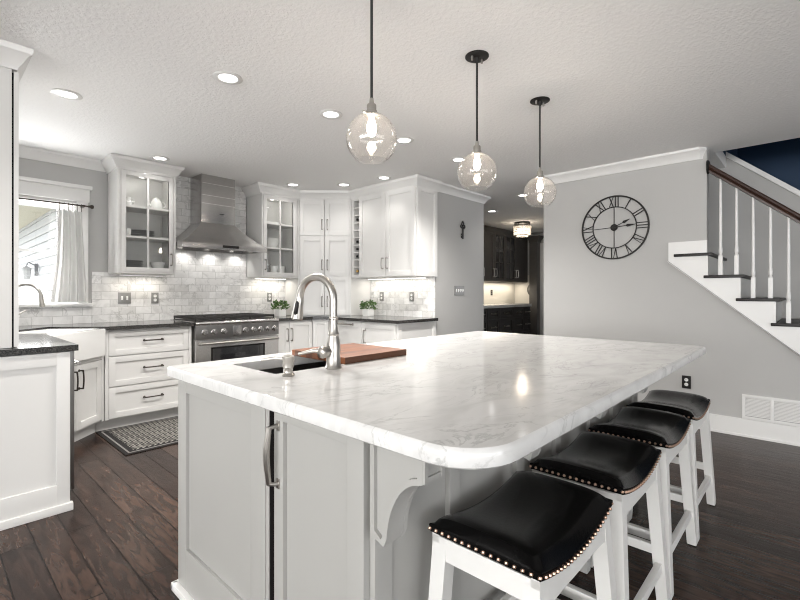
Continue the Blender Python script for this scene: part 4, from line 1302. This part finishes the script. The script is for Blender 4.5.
# ------------------------------------------------------------------ pendants
def pendant(label, x, y, zc):
    t = thing('pendant_light', label, 'pendant light', (x, y, H), 0, 'glass globe pendants over the island')
    b = MB(); b.lathe([(0, -.001), (.064, -.001), (.064, -.006), (.061, -.008), (.012, -.010), (.009, -.035), (0, -.035)], n=28); b.build('canopy', M_black, t)
    b = MB(); b.lathe([(0, -.006), (.006, -.006), (.006, -.032), (0, -.032)], (.032, -.01, 0), 10); b.build('canopy_screw', M_nickel, t)
    b = MB(); b.lathe([(0, -.006), (.006, -.006), (.006, -.032), (0, -.032)], (-.032, .01, 0), 10); b.build('canopy_screw', M_nickel, t)
    zc -= H; r = .106
    b = MB(); b.tube([(0, 0, -.02), (0, 0, zc + r + .052)], .0058, 8); b.build('cord', M_cord, t)
    b = MB(); b.lathe([(0, .062), (.008, .062), (.010, .045), (.011, .04), (.018, .037), (.020, .032), (.020, .012), (.023, .010), (.023, .004), (.030, .0), (.031, -.012), (.0, -.014)], (0, 0, zc + r), 22)
    for s_ in (-1, 1): b.tube([(s_ * .028, 0, zc + r - .005), (s_ * .04, 0, zc + r - .005)], .004, 8); b.sphere((s_ * .042, 0, zc + r - .005), .006, 8)
    b.build('socket', M_nickel, t)
    b = MB(); n = 18; a0, a1 = .24, PI - .60
    out = [(r * math.sin(a0 + (a1 - a0) * k / n), r * math.cos(a0 + (a1 - a0) * k / n)) for k in range(n + 1)]
    inn = [(q * (r - .002) / r, z * (r - .002) / r) for q, z in reversed(out)]
    b.lathe(out + inn + [out[0]], (0, 0, zc), 40); b.build('globe', M_globe, t)
    b = MB(); b.lathe([(.010, .080), (.012, .065), (.0185, .045), (.020, .028), (.016, .010), (.009, .0), (0, -.004)], (0, 0, zc + .012), 18); bl = b.build('bulb', M_bulb, t)
    return t
pendant('nearest clear globe pendant, over the island faucet', 1.276, 1.342, 1.848)
pendant('middle one of three clear globe pendants over the island', 2.066, 1.342, 1.867)
pendant('farthest clear globe pendant, hanging by the clock wall', 2.828, 1.342, 1.882)

# ------------------------------------------------------------------ recessed lights
cans = [(.655, 3.548, 'over the left end of the dark counter'), (1.259, 2.569, 'nearest in the middle row, left of the near pendant'), (2.02, 2.55, 'second in the middle row, left of the near globe'),
        (2.782, 2.53, 'third in the middle row, right of the near globe'), (3.549, 2.51, 'fourth in the middle row, behind the middle globe'), (1.569, 4.578, 'before the left glass-front cabinet'),
        (3.026, 4.536, 'before the right glass-front cabinet'), (3.438, 4.091, 'before the corner pantry'), (3.534, 3.516, 'before the two-door wall cabinet'),
        (6.131, 3.705, 'in the hall past the key wall'), (5.408, 2.801, 'in the hall behind the farthest globe')]
for x, y, lab in cans:
    t = thing('recessed_light', 'round white recessed ceiling light ' + lab, 'ceiling light', (x, y, H), 0, 'recessed ceiling lights')
    b = MB(); b.lathe([(.052, -.001), (.082, -.001), (.084, -.004), (.078, -.007), (.058, -.008), (.052, -.004), (.052, -.001)], n=28); b.build('trim_ring', M_trim, t)
    b = MB(); b.lathe([(0, -.0035), (.054, -.0035), (.054, -.0025), (0, -.0025)], n=24); b.build('lens', M_lens, t)
    near = x == 3.534
    lamp('recessed_lamp', (0, 0, -.03), t, P_CAN * (.07 if near or y > 4 else .12 if x > 5 else 1), 'SPOT', (1, .97, .93), .05, 95 if near else 135)

# ------------------------------------------------------------------ clock
t = thing('wall_clock', 'large round black iron clock with roman numerals on the grey wall', 'clock', (XC - .012, 1.46, 1.865), -90)
RO, RI = .312, .205
def ring(r_, wr, n=64):
    b = MB(); loops = []
    b.lathe([(r_ - wr, -.005), (r_ + wr, -.005), (r_ + wr, .005), (r_ - wr, .005), (r_ - wr, -.005)], n=n, M=Matrix.Rotation(R(90), 4, 'X'))
    return b
ring(RO, .0075).build('outer_ring', M_black, t)
ring(RI, .0045).build('inner_ring', M_black, t)
def stroke(b, p, q, wd):
    p, q = Vector((p[0], 0, p[1])), Vector((q[0], 0, q[1])); d = (q - p).normalized(); n_ = Vector((-d.z, 0, d.x)) * wd / 2
    b.rings([[p - n_ + Vector((0, y, 0)) for y in (-.004, .004)] + [p + n_ + Vector((0, y, 0)) for y in (.004, -.004)], [q - n_ + Vector((0, y, 0)) for y in (-.004, .004)] + [q + n_ + Vector((0, y, 0)) for y in (.004, -.004)]])
nums = ['XII', 'I', 'II', 'III', 'IV', 'V', 'VI', 'VII', 'VIII', 'IX', 'X', 'XI']
wid = {'I': .026, 'V': .048, 'X': .05}
for k, s_ in enumerate(nums):
    a = PI / 2 - k * PI / 6
    er, et = Vector((math.cos(a), math.sin(a))), Vector((math.sin(a), -math.cos(a)))
    P_ = lambda tx, rr: tuple(et * tx + er * rr)
    tot = sum(wid[c_] for c_ in s_); x = -tot / 2
    b = MB(); r0, r1 = RI + .002, RO - .004
    for c_ in s_:
        xc = x + wid[c_] / 2; hw = wid[c_] / 2 - .006
        if c_ == 'I': stroke(b, P_(xc, r0), P_(xc, r1), .0085)
        elif c_ == 'V': stroke(b, P_(xc - hw, r1), P_(xc, r0), .0085); stroke(b, P_(xc + hw, r1), P_(xc, r0), .005)
        else: stroke(b, P_(xc - hw, r1), P_(xc + hw, r0), .0085); stroke(b, P_(xc + hw, r1), P_(xc - hw, r0), .005)
        x += wid[c_]
    b.build('numeral', M_black, t)
b = MB()
for (p, q) in (((0, .03), (0, RI)), ((0, -.03), (0, -RI)), ((-.03, 0), (-RI, -.006))): stroke(b, p, q, .006)
b.build('crossbar', M_black, t)
b = MB(); b.lathe([(0, .010), (.028, .010), (.034, .004), (.034, -.004), (0, -.004)], n=24, M=Matrix.Rotation(R(90), 4, 'X')); b.build('hub', M_black, t)
def hand(ang, ln, name):
    b = MB(); a = R(90 - ang); d = Vector((math.cos(a), math.sin(a))); n_ = Vector((-d.y, d.x))
    pts = [(0, -.004), (.55, -.0035), (.62, -.014), (.70, -.012), (1, -.001), (1, .001), (.70, .012), (.62, .014), (.55, .0035), (0, .004)]
    b.prism([tuple(d * (f_ * ln) + n_ * o_) for f_, o_ in pts], 'y', -.014, -.010); b.build(name, M_black, t)
hand(65, .165, 'hour_hand'); hand(86, .205, 'minute_hand')

# vent
t = thing('wall_vent', 'white return air grille above the baseboard under the stairs', 'vent', (XC - .001, .44, .152), -90)
vw = .76
b = MB(); b.box(0, vw, -.014, 0, 0, .022, .002); b.box(0, vw, -.014, 0, .183, .205, .002)
nb = 4
for k in range(nb + 1):
    x = k * (vw - .022) / nb; b.box(x, x + .022, -.0135, 0, .01, .195, .002)
b.build('frame', M_trim, t)
MB().box(.01, vw - .01, -.003, 0, .01, .195).build('backing', M_plate, t)
b = MB()
for k in range(14):
    z = .028 + k * .0112
    b.prism([(-.010, z), (-.0085, z), (-.002, z + .008), (-.0035, z + .008)], 'x', .02, vw - .02)
b.build('slats', M_trim, t)

# ------------------------------------------------------------------ staircase
t = thing('staircase', 'white open stair with dark treads rising to the left past the clock wall', 'staircase', (XC, 0, 0))
n0, n1 = -3, 8
XS = 5.64
for i in range(0, 8):
    yy, zz = tread_y(i), tread_z(i)
    if zz < .05: break
    y_back = yy + .262
    b = MB()
    xw = XC + .03 if False else XC - .05
    x0 = XC - .05
    yb_ = yy + .29
    # nosing return beyond the stringer, and the tread itself
    b.box(x0, XC - .026, yy, yb_, zz - .026, zz, .008)
    b.box(XC - .027, XS, yy, min(yb_, .685) if i == 0 else yb_ - .03, zz - .026, zz, .008)
    b.build('tread', M_tread, t, world=True)
for i in range(0, 8):
    yy, zz = tread_y(i) + .030, tread_z(i)
    b = MB(); b.box(XC - .0255, XS, yy, yy + .018, max(0, zz - .199), zz - .026, .001); b.build('riser', M_trim, t, world=True)
i = -1
# stepped outer stringer on the wall face
low = lambda y: .72 + (y - .075) * .8655
pts = [(.982, 1.676), (.982, 1.505)]
pts += [(-.757, .003)]
pts += [(tread_y(7) + .03, .0031)]
for i in range(7, -1, -1):
    y_, z_ = tread_y(i) + .03, tread_z(i) - .026
    if z_ < .02: continue
    pts += [(y_, z_)]
    if i > 0: pts += [(tread_y(i - 1) + .03, z_)]
    else: pts += [(.685, z_), (.685, 1.676)]
b = MB(); b.prism(pts, 'x', XC - .025, XC - .001); b.build('stringer', M_trim, t, world=True, smooth=False)
b = MB()
b.prism([(.99, 1.505), (.982, 1.491), (-.757, -.0 + .003), (-.74, .014)], 'x', XC - .033, XC - .001); b.build('stringer_molding', M_trim, t, world=True, smooth=False)
# balusters, two a tread
XBAL = XC + .02
rz_ = lambda y: 2.322 + (y - .69) * .866
k = 0
for i in range(0, 6):
    for dy in (.060, .172):
        y = tread_y(i) - (.054 - .0) + (.0 if dy < .1 else -.112) ; zt = tread_z(i + 1) if False else None
for k in range(10):
    y = .592 - .112 * k
    # tread that carries it
    z0 = max([tread_z(i) for i in range(0, 8) if tread_y(i) <= y + .02 <= tread_y(i) + .262] or [0]) if True else 0
    z0 = None
    for i in range(0, 8):
        if tread_y(i) + .005 <= y + .02 and y - .02 <= tread_y(i) + .262 - .03:
            z0 = tread_z(i); break
    # the tread in front of the next riser
    idx = [i for i in range(0, 9) if tread_y(i) + .012 < y]
    z0 = tread_z(min(idx)) if idx else 0
    ztop = rz_(y) - .028
    b = MB()
    hb = .165
    b.box(XBAL - .0155, XBAL + .0155, y - .0155, y + .0155, z0, z0 + hb, .002)
    L_ = ztop - z0
    b.lathe([(.015, hb), (.0155, hb + .008), (.010, hb + .018), (.014, hb + .03), (.015, hb + .05), (.0115, hb + .09), (.012, hb + .2), (.009, L_), (0, L_)], (XBAL, y, z0), 12)
    b.build('baluster', M_trim, t, world=True)
b = MB()
prof = [(-.028, -.026), (.028, -.026), (.030, -.010), (.022, .0), (.033, .012), (.032, .024), (.018, .036), (-.018, .036), (-.032, .024), (-.033, .012), (-.022, .0), (-.030, -.010)]
ya, yb_ = .688, -.75
b.rings([[Vector((XBAL + x, ya, rz_(ya) + z * 1.25)) for x, z in prof], [Vector((XBAL + x, yb_, rz_(yb_) + z * 1.25)) for x, z in prof]])
b.build('handrail', M_rail, t, world=True)
b = MB(); b.lathe([(0, 0), (.062, 0), (.062, .010), (.05, .018), (0, .018)], n=20, M=Matrix.Translation((XBAL, .69, rz_(.69) + .004)) @ Matrix.Rotation(R(90), 4, 'X')); b.build('rosette', M_black, t, world=True)
b = MB(); b.box(XBAL - .045, XBAL + .045, -.84, -.75, 0, 1.12, .004); b.box(XBAL - .055, XBAL + .055, -.85, -.74, 1.12, 1.15, .006); b.build('newel_post', M_trim, t, world=True)

# ------------------------------------------------------------------ butler nook
t = thing('nook_upper_cabinet', 'dark grey wall cabinet with lattice glass doors at the end of the hall', 'cabinet', (6.6, 4.62, 1.44))
wN = 2.5
b = MB(); b.box(0, wN, 0, .315, 0, .98, .002); b.build('body', M_dkcab2, t)
b = MB(); b.sweep([(0, 0), (wN, 0)], [(0, -.10), (.012, -.10), (.06, -.02), (.07, 0), (0, 0)], 1.05); b.box(0, wN, 0, .1, .975, 1.05); b.build('crown', M_dkcab2, t)
xs = [.0, .36, .73, 1.10, 1.52, 1.97, wN - .005]
for k in range(6):
    x0, x1 = xs[k] + .004, xs[k + 1] - .004
    if k in (3, 4):
        b = MB(); f = .055
        b.box(x0, x0 + f, -.02, 0, .01, .97, .001); b.box(x1 - f, x1, -.02, 0, .01, .97, .001); b.box(x0 + f, x1 - f, -.02, 0, .01, .01 + f, .001); b.box(x0 + f, x1 - f, -.02, 0, .97 - f, .97, .001)
        b.box((x0 + x1) / 2 - .008, (x0 + x1) / 2 + .008, -.018, -.002, .06, .92)
        for zz in (.38, .66): b.box(x0 + f, x1 - f, -.018, -.002, zz - .008, zz + .008)
        d = b.build('door', M_dkcab2, t)
        MB().box(x0 + f - .002, x1 - f + .002, -.008, -.004, .06, .92).build('glass_pane', M_darkpane, d)
    else: d = shaker(t, 'door', x0, x1, .01, .97, M_dkcab2, fr=.055)
    pull(d, (x1 - .04) if k in (1, 2, 4) else (x0 + .04), .17, .16, True, M_nickel, r=.007)
t = thing('nook_base_cabinet', 'charcoal drawer cabinet with nickel pulls under the hall counter', 'cabinet', (6.6, 4.35, 0))
wN = 2.1
b = MB(); b.box(0, wN, 0, .58, .1, .93, .002); b.box(0, wN, .06, .58, 0, .1); b.build('body', M_dkcab, t)
xs = [0, .41, .82, 1.35, 1.81, wN - .02]
for k in range(5):
    for z0, z1 in ((.73, .92), (.43, .72), (.11, .42)):
        x0, x1 = xs[k] + .006, xs[k + 1] - .006
        d = shaker(t, 'drawer', x0, x1, z0, z1, M_dkcab, fr=.045)
        pull(d, (x0 + x1) / 2, (z0 + z1) / 2, .14, False, M_nickel, r=.009, out=.03)
b = MB(); b.box(6.58, 8.72, 4.31, 4.936, .931, .985, .004)
tag(b.build('nook_countertop', M_marble), 'light stone counter on the charcoal cabinets at the end of the hall', 'countertop')
M_splash = plain('cream_nook_splash', (.66, .63, .57), .4, noise=.03)
b = MB(); b.box(6.6, 9.12, 4.938, 4.9495, .986, 1.435); b.box(9.128, 9.1395, 4.32, 4.938, .986, 1.6)
tag(b.build('nook_backsplash', M_splash, smooth=False), 'cream backsplash lit between the dark cabinets at the end of the hall', 'backsplash')
wall_plate('small dark outlet on the cream backsplash at the end of the hall', (8.15, 4.9375, 1.22), 0, 1, 'outlet', M_black, M_plate)
lamp('nook_strip_lamp', (7.9, 4.78, 1.425), None, 9, 'AREA', (1, .9, .75), (2.2, .05))
t = thing('tall_cabinet', 'tall dark cabinet side with flared crown at the end of the hall', 'cabinet', (8.7, 4.1, 0))
b = MB(); b.box(.25, .39, .21, .39, 0, 2.30, .003); b.build('body', M_dkcab2, t)
b = MB(); b.sweep([(.25, .39), (.25, .21), (.39, .21)], [(0, -.13), (.01, -.13), (.03, -.08), (.09, -.02), (.10, 0), (0, 0)], 2.42); b.box(.25, .39, .21, .39, 2.29, 2.42); b.build('crown', M_dkcab2, t)
t = thing('oval_plaque', 'small dark oval plaque on the cream side wall beyond the hall counter', 'wall ornament', (9.127, 4.55, 1.28), -90)
b = MB(); b.lathe([(0, 0), (.075, 0), (.075, .008), (.06, .014), (0, .014)], n=24, M=Matrix.Rotation(R(90), 4, 'X'), sy=1.6); b.build('plate', M_dkcab2, t)
b = MB(); b.lathe([(0, .0141), (.04, .0141), (.035, .018), (0, .019)], n=20, M=Matrix.Rotation(R(90), 4, 'X'), sy=1.6); b.build('center', M_steeld, t)

# crystal flush light
t = thing('crystal_ceiling_light', 'round crystal bead flush light on the hall ceiling before dark cabinets', 'ceiling light', (7.50, 3.90, H))
b = MB(); b.lathe([(0, -.001), (.14, -.001), (.14, -.03), (.05, -.04), (0, -.04)], n=30); b.build('canopy', M_black, t)
b = MB()
for rr, zz in ((.15, -.07), (.135, -.24)):
    b.tube([(rr * math.cos(2 * PI * k / 30), rr * math.sin(2 * PI * k / 30), zz) for k in range(30)], .006, 6, closed=True)
for k in range(4): b.tube([(.13 * math.cos(k * PI / 2), .13 * math.sin(k * PI / 2), -.03), (.15 * math.cos(k * PI / 2), .15 * math.sin(k * PI / 2), -.07)], .005, 6)
b.build('frame', M_black, t)
b = MB()
for k in range(30):
    a = 2 * PI * k / 30
    for j in range(5): b.sphere((.148 * math.cos(a) * (1 - .02 * j), .148 * math.sin(a) * (1 - .02 * j), -.085 - .035 * j), .017, 6)
b.build('crystal_beads', M_crystal, t)
b = MB()
for k in range(16):
    a = 2 * PI * k / 16; b.sphere((.09 * math.cos(a), .09 * math.sin(a), -.25), .018, 6)
b.build('crystal_bowl', M_crystal, t)
b = MB()
for k in range(3):
    a = 2 * PI * k / 3; b.sphere((.05 * math.cos(a), .05 * math.sin(a), -.12), .018, 10)
b.build('bulb', emit('candle_bulb_glow', (1, .85, .68), 14.0), t)
lamp('crystal_lamp', (0, 0, -.19), t, 4, 'POINT', (1, .85, .68), .1)

# ------------------------------------------------------------------ outside the kitchen window
o = struct('ground_outside', MB().box(-8, 9, YB + .17, 24, -.3, -.1), M_grass)
t = thing('neighbouring_house', 'white sided house wing with cream eave outside the kitchen window', 'house', (1.5, 5.6, 0))
b = MB(); b.box(1.5, 4.5, 6.1, 16, -.1, 3.6)
for k in range(26): b.prism([(1.5, k * .14), (1.475, k * .14), (1.5, k * .14 + .14)], 'y', 6.1, 16)
b.build('wall', M_siding, t, world=True, smooth=False)
b = MB(); b.box(.95, 4.6, 5.6, 16.2, 2.58, 2.62); b.box(.93, .96, 5.6, 16.2, 2.58, 2.8); b.build('eave', M_soffit, t, world=True, smooth=False)
b = MB(); b.box(1.455, 1.5, 6.9, 7.9, .9, 2.15); b.build('window_trim', M_trim, t, world=True)
b = MB(); b.box(1.445, 1.456, 7.02, 7.78, 1.0, 2.0); b.build('window_pane', M_greydish, t, world=True)
t = thing('porch_light', 'dark lantern on the white siding seen through the kitchen window', 'wall lamp', (1.44, 10.3, 1.62))
b = MB(); b.box(-.02, .028, -.05, .05, -.1, .12, .004); b.tube([(0, 0, .08), (-.1, 0, .14), (-.13, 0, .08)], .012, 8); b.build('bracket', M_black, t)
b = MB(); b.lathe([(0, .08), (.075, .03), (.07, .02), (.055, -.16), (0, -.17)], (-.13, 0, 0), 8); b.build('lantern', M_plate, t)
